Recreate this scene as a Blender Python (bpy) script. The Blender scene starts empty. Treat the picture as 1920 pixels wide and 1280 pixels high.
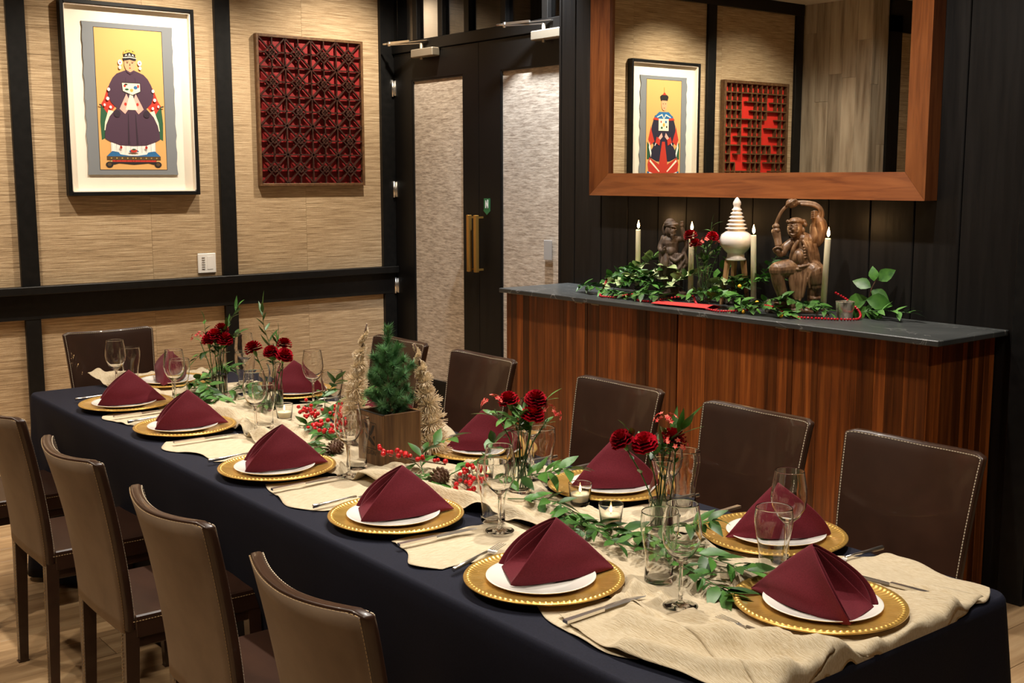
import bpy, bmesh, math, random
from math import sin, cos, pi, sqrt, atan2, radians, exp
from mathutils import Vector, Matrix, noise
random.seed(7)
SC = bpy.context.scene
COL = SC.collection
# ------------------------------------------------------------------ camera
def cam_setup():
    cd = bpy.data.cameras.new('camera'); co = bpy.data.objects.new('camera', cd); COL.objects.link(co)
    yaw, pitch, roll = 0.902866, 0.141149, -0.001295
    f = Vector((-sin(yaw)*cos(pitch), cos(yaw)*cos(pitch), -sin(pitch)))
    r = Vector((cos(yaw), sin(yaw), 0)); u = r.cross(f)
    r2 = cos(roll)*r + sin(roll)*u; u2 = -sin(roll)*r + cos(roll)*u
    m = Matrix((r2, u2, -f)).transposed().to_4x4(); m.translation = (0, 0, 1.61)
    co.matrix_world = m
    cd.sensor_width = 36; cd.lens = 2172.05/1920*36; cd.clip_start = .05
    SC.camera = co
cam_setup()
# ------------------------------------------------------------------ world, exposure
w = bpy.data.worlds.new('world'); SC.world = w; w.use_nodes = True
w.node_tree.nodes['Background'].inputs[0].default_value = (1, .86, .7, 1)
w.node_tree.nodes['Background'].inputs[1].default_value = .03
vs = SC.view_settings
vs.view_transform = 'Standard'; vs.look = 'None'; vs.gamma = 1; vs.use_curve_mapping = False
vs.exposure = 0.0
# ------------------------------------------------------------------ lamps (recessed ceiling downlights and an added fill)
def spot(x, y, z, tx, ty, tz, W, ang=80, blend=.6, rad=.035, col=(1, .83, .62)):
    l = bpy.data.lights.new('downlight_or_fill', 'SPOT'); l.energy = W; l.spot_size = radians(ang); l.spot_blend = blend
    l.shadow_soft_size = rad; l.color = col
    o = bpy.data.objects.new('downlight_or_fill', l); COL.objects.link(o)
    o.location = (x, y, z)
    o.rotation_euler = (Vector((tx, ty, tz))-Vector((x, y, z))).to_track_quat('-Z', 'Y').to_euler()
WARM = (1, .88, .72); NEUT = (1, .925, .83)
for i, x in enumerate((-1.35, -2.35, -3.35, -4.35)):      # row of downlights over the table
    spot(x, 2.15, 3.10, x, 1.85, .76, 155, 74, .7, .03, NEUT)
for y in (1.35, 2.75, 3.95):                            # wall washers along the grasscloth wall
    spot(-6.05, y, 3.10, -6.75, y-.15, 1.3, 175, 105, .9, .03, WARM)
spot(-5.8, .35, 3.10, -6.75, .3, 1.3, 110, 100, .9, .03, WARM)
spot(-5.2, .2, 3.10, -6.4, -.55, 1.0, 30, 90, .9, .03, NEUT)
spot(-.9, 2.9, 3.10, -2.1, 3.9, .5, 70, 75, .9, .03, NEUT)  # added fill spot, only brightens the sideboard's exposed right end
for x in (-4.35, -3.4, -2.5):                               # washers over the sideboard
    spot(x, 3.25, 3.10, x, 3.95, .9, 170, 80, .9, .03, NEUT)
spot(-5.0, 4.08, 3.0, -5.12, 4.36, 2.0, 330, 95, .9, .04, (.90, .95, 1))   # cool light beside the door
for x, y in ((-3.6, .1), (-2.2, -.1), (-5.2, .3), (-.6, .6)):  # room behind the near chairs
    spot(x, y, 3.10, x+.1, y+.45, .4, 100, 110, .9, .04, WARM)
# ------------------------------------------------------------------ materials
def lin(c): return tuple((v/255/12.92 if v/255 <= .04045 else ((v/255+.055)/1.055)**2.4) for v in c)
def mat(name, col=(.5, .5, .5), rough=.5, metal=0, trans=0, ior=1.45, coat=0, sheen=0, emit=None, estr=0, spec=.5, sss=0):
    m = bpy.data.materials.new(name); m.use_nodes = True; b = m.node_tree.nodes['Principled BSDF']
    b.inputs['Base Color'].default_value = (*col, 1); b.inputs['Roughness'].default_value = rough
    b.inputs['Metallic'].default_value = metal; b.inputs['Transmission Weight'].default_value = trans
    b.inputs['IOR'].default_value = ior; b.inputs['Coat Weight'].default_value = coat
    b.inputs['Sheen Weight'].default_value = sheen; b.inputs['Specular IOR Level'].default_value = spec
    b.inputs['Subsurface Weight'].default_value = sss
    if sss: b.inputs['Subsurface Radius'].default_value = (.02, .012, .006)
    if emit: b.inputs['Emission Color'].default_value = (*emit, 1); b.inputs['Emission Strength'].default_value = estr
    return m
def nz(m, scale=(1, 1, 1), ns=5, detail=4, stops=((0, (0, 0, 0)), (1, (1, 1, 1))), bump=0, bdist=.002, rnd=0, coord='Object', rough=None, distort=0, nrough=.55):
    """noise driven base colour + bump; rnd = per object value variation"""
    t = m.node_tree; N = t.nodes; L = t.links; b = N['Principled BSDF']
    tc = N.new('ShaderNodeTexCoord'); mp = N.new('ShaderNodeMapping'); mp.inputs['Scale'].default_value = scale
    L.new(tc.outputs[coord], mp.inputs[0])
    if rnd:
        oi = N.new('ShaderNodeObjectInfo'); mu = N.new('ShaderNodeMath'); mu.operation = 'MULTIPLY'; mu.inputs[1].default_value = 37
        L.new(oi.outputs['Random'], mu.inputs[0]); L.new(mu.outputs[0], mp.inputs['Location'])
    n = N.new('ShaderNodeTexNoise'); n.inputs['Scale'].default_value = ns; n.inputs['Detail'].default_value = detail; n.inputs['Distortion'].default_value = distort
    n.inputs['Roughness'].default_value = nrough
    L.new(mp.outputs[0], n.inputs['Vector'])
    cr = N.new('ShaderNodeValToRGB'); e = cr.color_ramp.elements
    while len(e) < len(stops): e.new(.5)
    for k, (p, c) in enumerate(stops): e[k].position = p; e[k].color = (*c, 1)
    L.new(n.outputs['Fac'], cr.inputs[0])
    out = cr.outputs[0]
    if rnd:
        hs = N.new('ShaderNodeHueSaturation'); mr = N.new('ShaderNodeMapRange')
        mr.inputs['To Min'].default_value = 1-rnd; mr.inputs['To Max'].default_value = 1+rnd
        L.new(oi.outputs['Random'], mr.inputs[0]); L.new(mr.outputs[0], hs.inputs['Value']); L.new(out, hs.inputs['Color']); out = hs.outputs[0]
    L.new(out, b.inputs['Base Color'])
    if bump:
        bp = N.new('ShaderNodeBump'); bp.inputs['Strength'].default_value = bump; bp.inputs['Distance'].default_value = bdist
        L.new(n.outputs['Fac'], bp.inputs['Height']); L.new(bp.outputs[0], b.inputs['Normal'])
    return m
M = {}
M['grass'] = nz(mat('grasscloth', rough=.75), (.4, 1.5, 80), 2.6, 9, ((.34, lin((96, 76, 52))), (.45, lin((160, 134, 100))), (.56, lin((196, 170, 134))), (.70, lin((232, 214, 182)))), .9, .004, .05, nrough=.8)
M['black'] = nz(mat('black_trim', rough=.42, spec=.35), (3, 3, 3), 9, 4, ((.3, (.003, .003, .003)), (.8, (.008, .0075, .007))), .08, .002)
M['doorblack'] = mat('door_black', (.0035, .003, .0026), .42, spec=.3)
M['plankblack'] = nz(mat('charred_planks', rough=.42, spec=.35), (14, 14, .9), 2.5, 6, ((.3, (.0035, .003, .0028)), (.7, (.010, .0085, .0075))), .35, .003, .25)
M['ceiling'] = mat('ceiling_paint', (.62, .58, .52), .8)
M['plaster'] = mat('warm_plaster', (.32, .26, .19), .8)
M['floor'] = nz(mat('oak_floor', rough=.42), (9, .7, 9), 2.2, 6, ((.25, lin((130, 100, 68))), (.5, lin((172, 140, 102))), (.8, lin((205, 176, 136)))), .12, .002, .16, nrough=.6)
M['palewood'] = nz(mat('pale_oak_boards', rough=.55), (9, 9, .8), 2.0, 6, ((.3, lin((128, 112, 92))), (.5, lin((172, 156, 134))), (.8, lin((198, 184, 162)))), .1, .002, .14)
M['walnut'] = nz(mat('walnut', rough=.34, coat=.15), (26, 26, 1.1), 2.1, 6, ((.25, (.050, .013, .004)), (.5, (.170, .044, .008)), (.8, (.33, .100, .018))), .08, .001, .62, nrough=.6)
M['framewood'] = nz(mat('mirror_frame_wood', rough=.36, coat=.1), (1.2, 14, 14), 3.0, 6, ((.25, (.075, .018, .004)), (.5, (.145, .042, .010)), (.8, (.21, .068, .018))), .05, .001, .08, distort=.6)
M['framewoodv'] = nz(mat('mirror_frame_wood_upright', rough=.36, coat=.1), (14, 14, 1.2), 3.0, 6, ((.25, (.075, .018, .004)), (.5, (.145, .042, .010)), (.8, (.21, .068, .018))), .05, .001, .08, distort=.6)
M['mirror'] = mat('mirror_glass', (.86, .88, .84), .0, 1)
M['stone'] = nz(mat('dark_stone', rough=.38), (1, 1, 1), 3, 8, ((.3, (.028, .031, .031)), (.7, (.062, .066, .064))), .03, .001)
def veins(m):
    t = m.node_tree; N = t.nodes; L = t.links; b = N['Principled BSDF']; src = b.inputs['Base Color'].links[0].from_socket
    tc = N.new('ShaderNodeTexCoord'); n = N.new('ShaderNodeTexNoise'); n.inputs['Scale'].default_value = 2.1; n.inputs['Detail'].default_value = 5; n.inputs['Distortion'].default_value = 1.2
    mp = N.new('ShaderNodeMapping'); mp.inputs['Rotation'].default_value = (0, 0, .6); mp.inputs['Scale'].default_value = (1, 2.2, 1)
    L.new(tc.outputs['Object'], mp.inputs[0]); L.new(mp.outputs[0], n.inputs['Vector'])
    s = N.new('ShaderNodeMath'); s.operation = 'SUBTRACT'; s.inputs[1].default_value = .5; L.new(n.outputs['Fac'], s.inputs[0])
    a = N.new('ShaderNodeMath'); a.operation = 'ABSOLUTE'; L.new(s.outputs[0], a.inputs[0])
    mr = N.new('ShaderNodeMapRange'); mr.inputs['From Max'].default_value = .006; mr.inputs['To Min'].default_value = .5; mr.inputs['To Max'].default_value = 0
    L.new(a.outputs[0], mr.inputs[0])
    mx = N.new('ShaderNodeMixRGB'); L.new(mr.outputs[0], mx.inputs[0]); L.new(src, mx.inputs[1]); mx.inputs[2].default_value = (.35, .34, .32, 1)
    L.new(mx.outputs[0], b.inputs['Base Color'])
veins(M['stone'])
M['cloth'] = nz(mat('navy_black_tablecloth', rough=.75, spec=.25), (1, 1, 1), 300, 2, ((.3, (.0065, .0075, .0155)), (.7, (.011, .0125, .025))), .1, .0005)
M['gauze'] = nz(mat('beige_gauze', rough=.9), (16, 170, 40), 3.0, 6, ((.28, lin((188, 164, 126))), (.5, lin((213, 196, 164))), (.75, lin((230, 217, 192)))), .9, .004, nrough=.7)
M['gauzey'] = nz(mat('beige_gauze_crosswise', rough=.9), (170, 16, 40), 3.0, 6, ((.28, lin((188, 164, 126))), (.5, lin((213, 197, 166))), (.75, lin((230, 218, 194)))), .8, .004, .03, nrough=.7)
M['leather'] = nz(mat('dark_brown_leather', rough=.34, coat=.35, spec=.6), (1, 1, 1), 11, 4, ((.3, (.027, .0108, .0055)), (.7, (.040, .0165, .0088))), .04, .0008)
M['taupe'] = nz(mat('taupe_leather_back', rough=.5), (1, 1, 1), 9, 5, ((.3, (.15, .098, .060)), (.7, (.21, .145, .092))), .1, .001)
M['thread'] = mat('pale_stitching', (.60, .50, .36), .7)
M['thread2'] = mat('tan_stitching', (.42, .28, .13), .7)
M['napkin'] = nz(mat('burgundy_napkin', rough=.8, sheen=.06, spec=.2), (1, 1, 1), 420, 2, ((.3, (.092, .006, .012)), (.7, (.128, .010, .019))), .15, .0004)
M['gold'] = nz(mat('gold_charger', rough=.30, metal=.72, coat=.6), (1, 1, 1), 30, 4, ((.3, (.66, .38, .08)), (.7, (.85, .54, .15))), .10, .0012)
M['china'] = mat('white_china', (.78, .75, .69), .16, coat=.4)
M['glass'] = mat('clear_glass', (1, 1, 1), .0, trans=1, ior=1.45)
M['steel'] = mat('stainless_steel', (.78, .76, .72), .28, 1)
M['closer'] = mat('brushed_nickel', (.30, .255, .19), .45, .6)
M['brass'] = mat('brass_handle', (.55, .30, .07), .35, .85)
M['leaf'] = nz(mat('ruscus_leaf', rough=.42, spec=.45), (1, 1, 1), 20, 2, ((.3, (.022, .080, .012)), (.7, (.066, .175, .026))), .05, .001, .45)
M['leaflt'] = nz(mat('light_green_leaf', rough=.4), (1, 1, 1), 20, 2, ((.3, (.07, .19, .04)), (.7, (.14, .30, .07))), .05, .001, .3)
M['leafcr'] = nz(mat('cream_green_leaf', rough=.45), (1, 1, 1), 20, 2, ((.3, (.30, .40, .16)), (.7, (.50, .56, .30))), .05, .001, .2)
M['stem'] = mat('green_stem', (.05, .13, .03), .5)
M['carn'] = nz(mat('dark_red_carnation', rough=.8, spec=.1), (1, 1, 1), 60, 2, ((.3, (.19, .001, .006)), (.7, (.42, .003, .014))), .1, .001, .25)
M['sweet'] = nz(mat('coral_red_florets', rough=.6), (1, 1, 1), 150, 2, ((.4, (.50, .015, .015)), (.62, (.75, .20, .14))), 0, .001, .2)
M['berry'] = mat('red_berry', (.52, .008, .010), .18, coat=.5)
M['bead'] = mat('red_bead', (.40, .004, .012), .2, coat=.6)
M['yellow'] = mat('yellow_berry', (.75, .40, .02), .3)
M['twig'] = mat('brown_twig', (.10, .05, .025), .7)
M['bristle'] = mat('champagne_bristles', (.93, .80, .60), .45)
M['needle'] = nz(mat('pine_needles', rough=.55), (1, 1, 1), 45, 2, ((.35, (.05, .17, .06)), (.62, (.22, .45, .20))))
M['boxwood'] = nz(mat('rough_brown_box', rough=.6), (20, 20, 1.5), 3, 6, ((.25, (.045, .018, .006)), (.5, (.13, .060, .020)), (.8, (.22, .12, .045))), .2, .002, .15)
M['ink'] = mat('burnt_black_print', (.012, .009, .007), .7)
M['soil'] = mat('dark_filling', (.012, .010, .009), .9)
M['cone'] = mat('pinecone_scales', (.12, .055, .03), .7); M['conetip'] = mat('pinecone_tips', (.45, .36, .28), .8)
M['candle'] = mat('cream_candle_wax', (.80, .70, .47), .4, sss=.3)
M['wick'] = mat('candle_wick', (.02, .015, .01), .9)
M['flame'] = mat('candle_flame', (1, .7, .3), .5, emit=(1, .60, .22), estr=38)
M['teaflame'] = mat('tealight_flame', (1, .7, .3), .5, emit=(1, .62, .25), estr=30)
M['mercury'] = nz(mat('mercury_glass', rough=.22, metal=.75), (1, 1, .5), 60, 5, ((.35, (.22, .18, .13)), (.6, (.75, .68, .56))), .3, .001)
M['woodstat'] = nz(mat('carved_brown_wood', rough=.36, coat=.1), (30, 30, 6), 3, 5, ((.3, (.060, .027, .011)), (.5, (.145, .076, .036)), (.8, (.25, .145, .075))), .25, .002)
M['darkstat'] = nz(mat('weathered_dark_wood', rough=.65), (14, 14, 5), 4, 6, ((.3, (.018, .010, .006)), (.5, (.065, .040, .025)), (.8, (.14, .095, .065))), .5, .004)
M['ceramic'] = mat('white_glazed_ceramic', (.74, .68, .62), .15, coat=.6)
M['legwood'] = nz(mat('light_wood_legs', rough=.45), (20, 20, 3), 3, 4, ((.3, (.22, .10, .04)), (.7, (.42, .24, .11))))
M['redcloth'] = nz(mat('bright_red_cloth', rough=.75), (1, 1, 1), 400, 2, ((.3, (.42, .018, .016)), (.7, (.60, .035, .028))), .15, .0005)
M['water'] = mat('vase_water', (.93, 1, .90), .0, trans=1, ior=1.33)
M['mount'] = mat('cream_mount_board', (.80, .73, .62), .8)
M['redboard'] = mat('red_backing_board', (.22, .004, .004), .7)
M['redboard2'] = mat('bright_red_backing_board', (.62, .022, .012), .6)
M['latt'] = nz(mat('dark_lattice_wood', rough=.30, coat=.2), (9, 9, 9), 4, 4, ((.3, (.020, .007, .005)), (.7, (.055, .020, .013))))
M['latt2'] = nz(mat('brown_lattice_wood', rough=.45), (9, 9, 9), 4, 4, ((.3, (.06, .026, .010)), (.7, (.15, .075, .030))))
M['white'] = mat('white_plastic', (.80, .78, .74), .35); M['greypl'] = mat('grey_plastic', (.35, .34, .33), .4)
M['green'] = mat('green_sign', (.02, .12, .04), .5); M['signwhite'] = mat('sign_white', (.75, .75, .7), .5)
M['linen'] = nz(mat('linen_glass_panel', rough=.42, spec=.7), (1.3, 1, 9), 12, 7, ((.34, lin((128, 114, 100))), (.5, lin((178, 164, 148))), (.66, lin((212, 200, 184)))), .4, .002, nrough=.75)
M['darkpane'] = mat('dark_glazing', (.02, .022, .025), .08, spec=.6)
M['lamp'] = mat('lamp_lens', (1, .9, .7), .5, emit=(1, .85, .62), estr=6)
def flat(name, rgb): 
    m = mat(name, lin(rgb), .75); return m
# ------------------------------------------------------------------ mesh builder
class MB:
    def __init__(s): s.v = []; s.f = []; s.m = []; s.sm = []
    def add(s, vs, fs, mi=0, smooth=False):
        o = len(s.v); s.v += [tuple(v) for v in vs]; s.f += [tuple(i+o for i in f) for f in fs]; s.m += [mi]*len(fs); s.sm += [smooth]*len(fs); return s
    def box(s, x0, x1, y0, y1, z0, z1, mi=0, xf=None, bev=0):
        x0, x1 = sorted((x0, x1)); y0, y1 = sorted((y0, y1)); z0, z1 = sorted((z0, z1))
        if bev:
            b = min(bev, (x1-x0)*.45, (y1-y0)*.45, (z1-z0)*.45)
            X = [x0, x1]; Y = [y0, y1]; Z = [z0, z1]; vs = []; idx = {}
            for i in (0, 1):
                for j in (0, 1):
                    for k in (0, 1):
                        sx = b if i == 0 else -b; sy = b if j == 0 else -b; sz = b if k == 0 else -b
                        for a, p in enumerate(((X[i], Y[j]+sy, Z[k]+sz), (X[i]+sx, Y[j], Z[k]+sz), (X[i]+sx, Y[j]+sy, Z[k]))):
                            idx[(i, j, k, a)] = len(vs); vs.append(p)
            q = idx; fs = []
            for i in (0, 1): fs.append([q[(i, 0, 0, 0)], q[(i, 1, 0, 0)], q[(i, 1, 1, 0)], q[(i, 0, 1, 0)]])
            for j in (0, 1): fs.append([q[(0, j, 0, 1)], q[(1, j, 0, 1)], q[(1, j, 1, 1)], q[(0, j, 1, 1)]])
            for k in (0, 1): fs.append([q[(0, 0, k, 2)], q[(1, 0, k, 2)], q[(1, 1, k, 2)], q[(0, 1, k, 2)]])
            for i in (0, 1):
                for j in (0, 1): fs.append([q[(i, j, 0, 0)], q[(i, j, 0, 1)], q[(i, j, 1, 1)], q[(i, j, 1, 0)]])
            for i in (0, 1):
                for k in (0, 1): fs.append([q[(i, 0, k, 0)], q[(i, 0, k, 2)], q[(i, 1, k, 2)], q[(i, 1, k, 0)]])
            for j in (0, 1):
                for k in (0, 1): fs.append([q[(0, j, k, 1)], q[(0, j, k, 2)], q[(1, j, k, 2)], q[(1, j, k, 1)]])
            for i in (0, 1):
                for j in (0, 1):
                    for k in (0, 1): fs.append([q[(i, j, k, 0)], q[(i, j, k, 1)], q[(i, j, k, 2)]])
        else:
            vs = [(x, y, z) for x in (x0, x1) for y in (y0, y1) for z in (z0, z1)]
            fs = [(0, 1, 3, 2), (4, 6, 7, 5), (0, 4, 5, 1), (2, 3, 7, 6), (0, 2, 6, 4), (1, 5, 7, 3)]
        if xf: vs = [xf @ Vector(v) for v in vs]
        return s.add(vs, fs, mi)
    def beam(s, a, b, w, h, mi=0, up=(0, 0, 1), w2=None, h2=None):
        a = Vector(a); b = Vector(b); d = (b-a).normalized(); up = Vector(up)
        if abs(d.dot(up)) > .98: up = Vector((0, 1, 0))
        x = d.cross(up).normalized(); y = x.cross(d); w2 = w if w2 is None else w2; h2 = h if h2 is None else h2
        vs = [a+x*i*w/2+y*j*h/2 for i, j in ((-1, -1), (1, -1), (1, 1), (-1, 1))]+[b+x*i*w2/2+y*j*h2/2 for i, j in ((-1, -1), (1, -1), (1, 1), (-1, 1))]
        return s.add(vs, [(0, 3, 2, 1), (4, 5, 6, 7), (0, 1, 5, 4), (1, 2, 6, 5), (2, 3, 7, 6), (3, 0, 4, 7)], mi)
    def tube(s, pts, r, n=8, mi=0, cap=True, smooth=True):
        pts = [Vector(p) for p in pts]; R = r if isinstance(r, (list, tuple)) else [r]*len(pts)
        vs = []; fs = []; prev = None
        for i, p in enumerate(pts):
            d = (pts[min(i+1, len(pts)-1)]-pts[max(i-1, 0)]).normalized()
            if prev is None:
                x = d.orthogonal().normalized()
            else:
                x = prev-d*prev.dot(d); x = x.normalized() if x.length > 1e-6 else d.orthogonal().normalized()
            prev = x; y = d.cross(x)
            for k in range(n): a = 2*pi*k/n; vs.append(p+(x*cos(a)+y*sin(a))*R[i])
        for i in range(len(pts)-1):
            for k in range(n): fs.append((i*n+k, i*n+(k+1) % n, (i+1)*n+(k+1) % n, (i+1)*n+k))
        if cap: fs.append(tuple(range(n-1, -1, -1))); fs.append(tuple((len(pts)-1)*n+k for k in range(n)))
        return s.add(vs, fs, mi, smooth)
    def lathe(s, prof, n=32, mi=0, c=(0, 0, 0), smooth=True, fn=None):
        vs = []; fs = []; rings = []
        for r, z in prof:
            if r < 1e-5: rings.append([len(vs)]); vs.append((c[0], c[1], c[2]+z))
            else:
                rg = []
                for k in range(n):
                    a = 2*pi*k/n; rr, zz = (r, z) if fn is None else fn(r, z, a)
                    rg.append(len(vs)); vs.append((c[0]+rr*cos(a), c[1]+rr*sin(a), c[2]+zz))
                rings.append(rg)
        for A, B in zip(rings, rings[1:]):
            if len(A) == 1 and len(B) == 1: continue
            for k in range(n):
                k2 = (k+1) % n
                if len(A) == 1: fs.append((A[0], B[k2], B[k]))
                elif len(B) == 1: fs.append((A[k], A[k2], B[0]))
                else: fs.append((A[k], A[k2], B[k2], B[k]))
        return s.add(vs, fs, mi, smooth)
    def ball(s, c, r, seg=8, rings=6, mi=0, sc=(1, 1, 1)):
        vs = []; fs = []
        for i in range(rings+1):
            t = pi*i/rings
            for k in range(seg):
                a = 2*pi*k/seg; vs.append((c[0]+r*sc[0]*sin(t)*cos(a), c[1]+r*sc[1]*sin(t)*sin(a), c[2]+r*sc[2]*cos(t)))
        for i in range(rings):
            for k in range(seg): fs.append((i*seg+k, (i+1)*seg+k, (i+1)*seg+(k+1) % seg, i*seg+(k+1) % seg))
        return s.add(vs, fs, mi, True)
    def grid(s, fn, nu, nv, mi=0, smooth=True, mask=None):
        vs = [fn(i/nu, j/nv) for j in range(nv+1) for i in range(nu+1)]
        fs = [(j*(nu+1)+i, j*(nu+1)+i+1, (j+1)*(nu+1)+i+1, (j+1)*(nu+1)+i) for j in range(nv) for i in range(nu) if mask is None or mask((i+.5)/nu, (j+.5)/nv)]
        return s.add(vs, fs, mi, smooth)
    def mesh(s, name, mats, fix=True):
        me = bpy.data.meshes.new(name); me.from_pydata(s.v, [], s.f)
        for m in (mats if isinstance(mats, (list, tuple)) else [mats]): me.materials.append(M[m] if isinstance(m, str) else m)
        me.polygons.foreach_set('material_index', s.m); me.polygons.foreach_set('use_smooth', s.sm)
        if fix:
            bm = bmesh.new(); bm.from_mesh(me); bmesh.ops.remove_doubles(bm, verts=bm.verts, dist=1e-6); bmesh.ops.recalc_face_normals(bm, faces=bm.faces); bm.to_mesh(me); bm.free()
        me.update(); return me
    def obj(s, name, mats, parent=None, fix=True, **kw):
        return link(name, s.mesh(name, mats, fix), parent, **kw)
def link(name, me, parent=None, loc=None, rot=None, scale=None, mw=None):
    o = bpy.data.objects.new(name, me); COL.objects.link(o)
    if parent: o.parent = parent
    if mw is not None: o.matrix_local = mw
    if loc: o.location = loc
    if rot: o.rotation_euler = rot
    if scale: o.scale = scale if isinstance(scale, tuple) else (scale,)*3
    return o
def tag(o, label, cat, group=None):
    o['label'] = label; o['category'] = cat
    if group: o['group'] = group
    return o
def thing(name, label, cat, loc=(0, 0, 0), rz=0, group=None):
    o = bpy.data.objects.new(name, None); COL.objects.link(o); o.empty_display_size = .05
    o.location = loc; o.rotation_euler = (0, 0, rz); return tag(o, label, cat, group)
def struct(o): o['kind'] = 'structure'; return o
def sroot(name):
    o = bpy.data.objects.new(name, None); COL.objects.link(o); return struct(o)
def dup(root, loc, rz, label, group=None, name=None):
    r = root.copy(); COL.objects.link(r); r.location = loc; r.rotation_euler = (0, 0, rz); r['label'] = label
    if group: r['group'] = group
    for ch in list(root.children):
        c = ch.copy(); COL.objects.link(c); c.parent = r
        for g in ch.children:
            d = g.copy(); COL.objects.link(d); d.parent = c
    return r
def solid(o, t, off=0): m = o.modifiers.new('solid', 'SOLIDIFY'); m.thickness = t; m.offset = off; return o
def subsurf(o, n=1): m = o.modifiers.new('sub', 'SUBSURF'); m.levels = n; m.render_levels = n; return o
# ================================================================== SETTING
XL, YR, YD, H = -6.84, 4.15, 4.35, 3.14
# floor boards running along Y
fl = sroot('floor'); MB().box(-7.2, 2.6, -3.2, 4.6, -.06, -.012).obj('subfloor', 'soil', fl)
rng = random.Random(3)
bw = .178; x = -7.0; k = 0
while x < 2.4:
    near = (-5.6 < x < .2)
    y = -3.1-rng.random()*1.2 if near else -3.1
    while y < 4.55:
        ln = rng.uniform(1.0, 1.9) if near else 7.7
        MB().box(x+.0012, x+bw-.0012, max(y, -3.1)+.0012, min(y+ln, 4.58)-.0012, -.012, 0, bev=.0015).obj('plank', 'floor', fl) if min(y+ln, 4.58)-max(y, -3.1) > .05 else None
        y += ln
    x += bw
struct(MB().box(-8.5, 2.6, -3.2, 5.8, H, H+.1).obj('ceiling', 'ceiling'))
# left wall: substrate + grasscloth sheets
wl = sroot('wall_left'); MB().box(XL-.12, XL-.004, -3.1, 4.6, 0, H).obj('substrate', 'plaster', wl)
ys = [-3.1, -1.55, -.5, .54, 1.586, 2.633, 3.677, 4.34]
for a, b in zip(ys, ys[1:]): MB().box(XL-.004, XL, a+.0006, b-.0006, 0, H).obj('wallpaper_sheet', 'grass', wl)
tr = sroot('trim_1')      # black timber grid on the left wall
for c in (4.305, 3.122, 1.912, .69, -.47):
    w_ = .055 if c > 4 else .05
    MB().box(XL, XL+.03, c-w_, c+w_, 1.0, 3.04, bev=.002).obj('post', 'black', tr)
    MB().box(XL, XL+.03, c-w_+.008, c+w_-.008, .12, .81, bev=.002).obj('post', 'black', tr)
MB().box(XL, XL+.032, -.52, 4.345, .81, .955, bev=.002).obj('rail', 'black', tr)
MB().box(XL, XL+.075, -.52, 4.345, .955, 1.0, bev=.003).obj('rail_cap', 'black', tr)
MB().box(XL, XL+.032, -.52, 4.345, 3.04, H, bev=.002).obj('top_beam', 'black', tr)
struct(MB().box(XL, XL+.02, -.52, 4.345, 0, .12, bev=.003).obj('baseboard_left', 'black'))
# pale oak column + grasscloth beyond it (seen in the mirror)
cw = sroot('wall_column'); MB().box(XL, -6.115, -3.1, -.56, 0, H).obj('substrate', 'plaster', cw)
xx = XL; rng = random.Random(5)
while xx < -6.12:
    wd = min(.145, -6.11-xx); z = -rng.random()*1.2
    while z < H:
        l2 = rng.uniform(1.2, 2.0); a, b = max(z, 0), min(z+l2, H)
        if b-a > .05: MB().box(xx+.0008, xx+wd-.0008, -.56, -.55, a+.0008, b-.0008, bev=.001).obj('board', 'palewood', cw)
        z += l2
    xx += wd
for a, b in ((-.55, -.665), (-.665, -.78)):
    z = -rng.random()
    while z < H:
        l2 = rng.uniform(1.2, 2.0); p, q = max(z, 0), min(z+l2, H)
        if q-p > .05: MB().box(-6.115, -6.105, b+.0008, a-.0008, p+.0008, q-.0008, bev=.001).obj('board', 'palewood', cw)
        z += l2
tr2 = sroot('trim_2')
MB().box(-6.115, -6.08, -.95, -.78, 0, 3.0).obj('post', 'black', tr2); MB().box(-6.115, -6.08, -3.1, -.78, 2.72+.14, H).obj('top_beam', 'black', tr2)
MB().box(-6.115, -6.105, -3.1, -.95, 0, H).obj('wallpaper_sheet', 'grass', cw)
# right wall: charred vertical planks
wr = sroot('wall_right')
MB().box(-4.83, -2.20, YR+.02, YD+.25, 0, H).obj('substrate', 'soil', wr)
x = -4.83; k = 0
for wd in (.115, .21, .20, .215, .19, .21, .20, .215, .2, .21, .205, .20, .26):
    if x > -2.21: break
    MB().box(x+.002, min(x+wd, -2.2)-.002, YR, YR+.02, 0, H, bev=.003).obj('plank', 'plankblack', wr); x += wd
MB().box(-4.85, -4.83, YR-.0, YD+.2, 0, H, bev=.002).obj('end_board', 'plankblack', wr)
struct(MB().box(-2.2, -2.10, YR-.05, YD, 0, H, bev=.004).obj('trim_3', 'black'))
d2 = sroot('door_2'); MB().box(-2.10, -1.15, YR+.02, YR+.07, .008, H).obj('leaf', 'doorblack', d2)
for z in (.23, 1.2, 2.2): MB().tube([(-2.095, YR+.012, z-.05), (-2.095, YR+.012, z+.05)], .008, 10).obj('hinge', 'steel', d2)
struct(MB().box(-1.15, 2.6, YR, YR+.15, 0, H).obj('wall_right_far', 'plaster'))
struct(MB().box(2.5, 2.6, -3.1, YR, 0, H).obj('wall_rear', 'plaster')); struct(MB().box(-6.1, 2.6, -3.2, -3.1, 0, H).obj('wall_near', 'plaster'))
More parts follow.
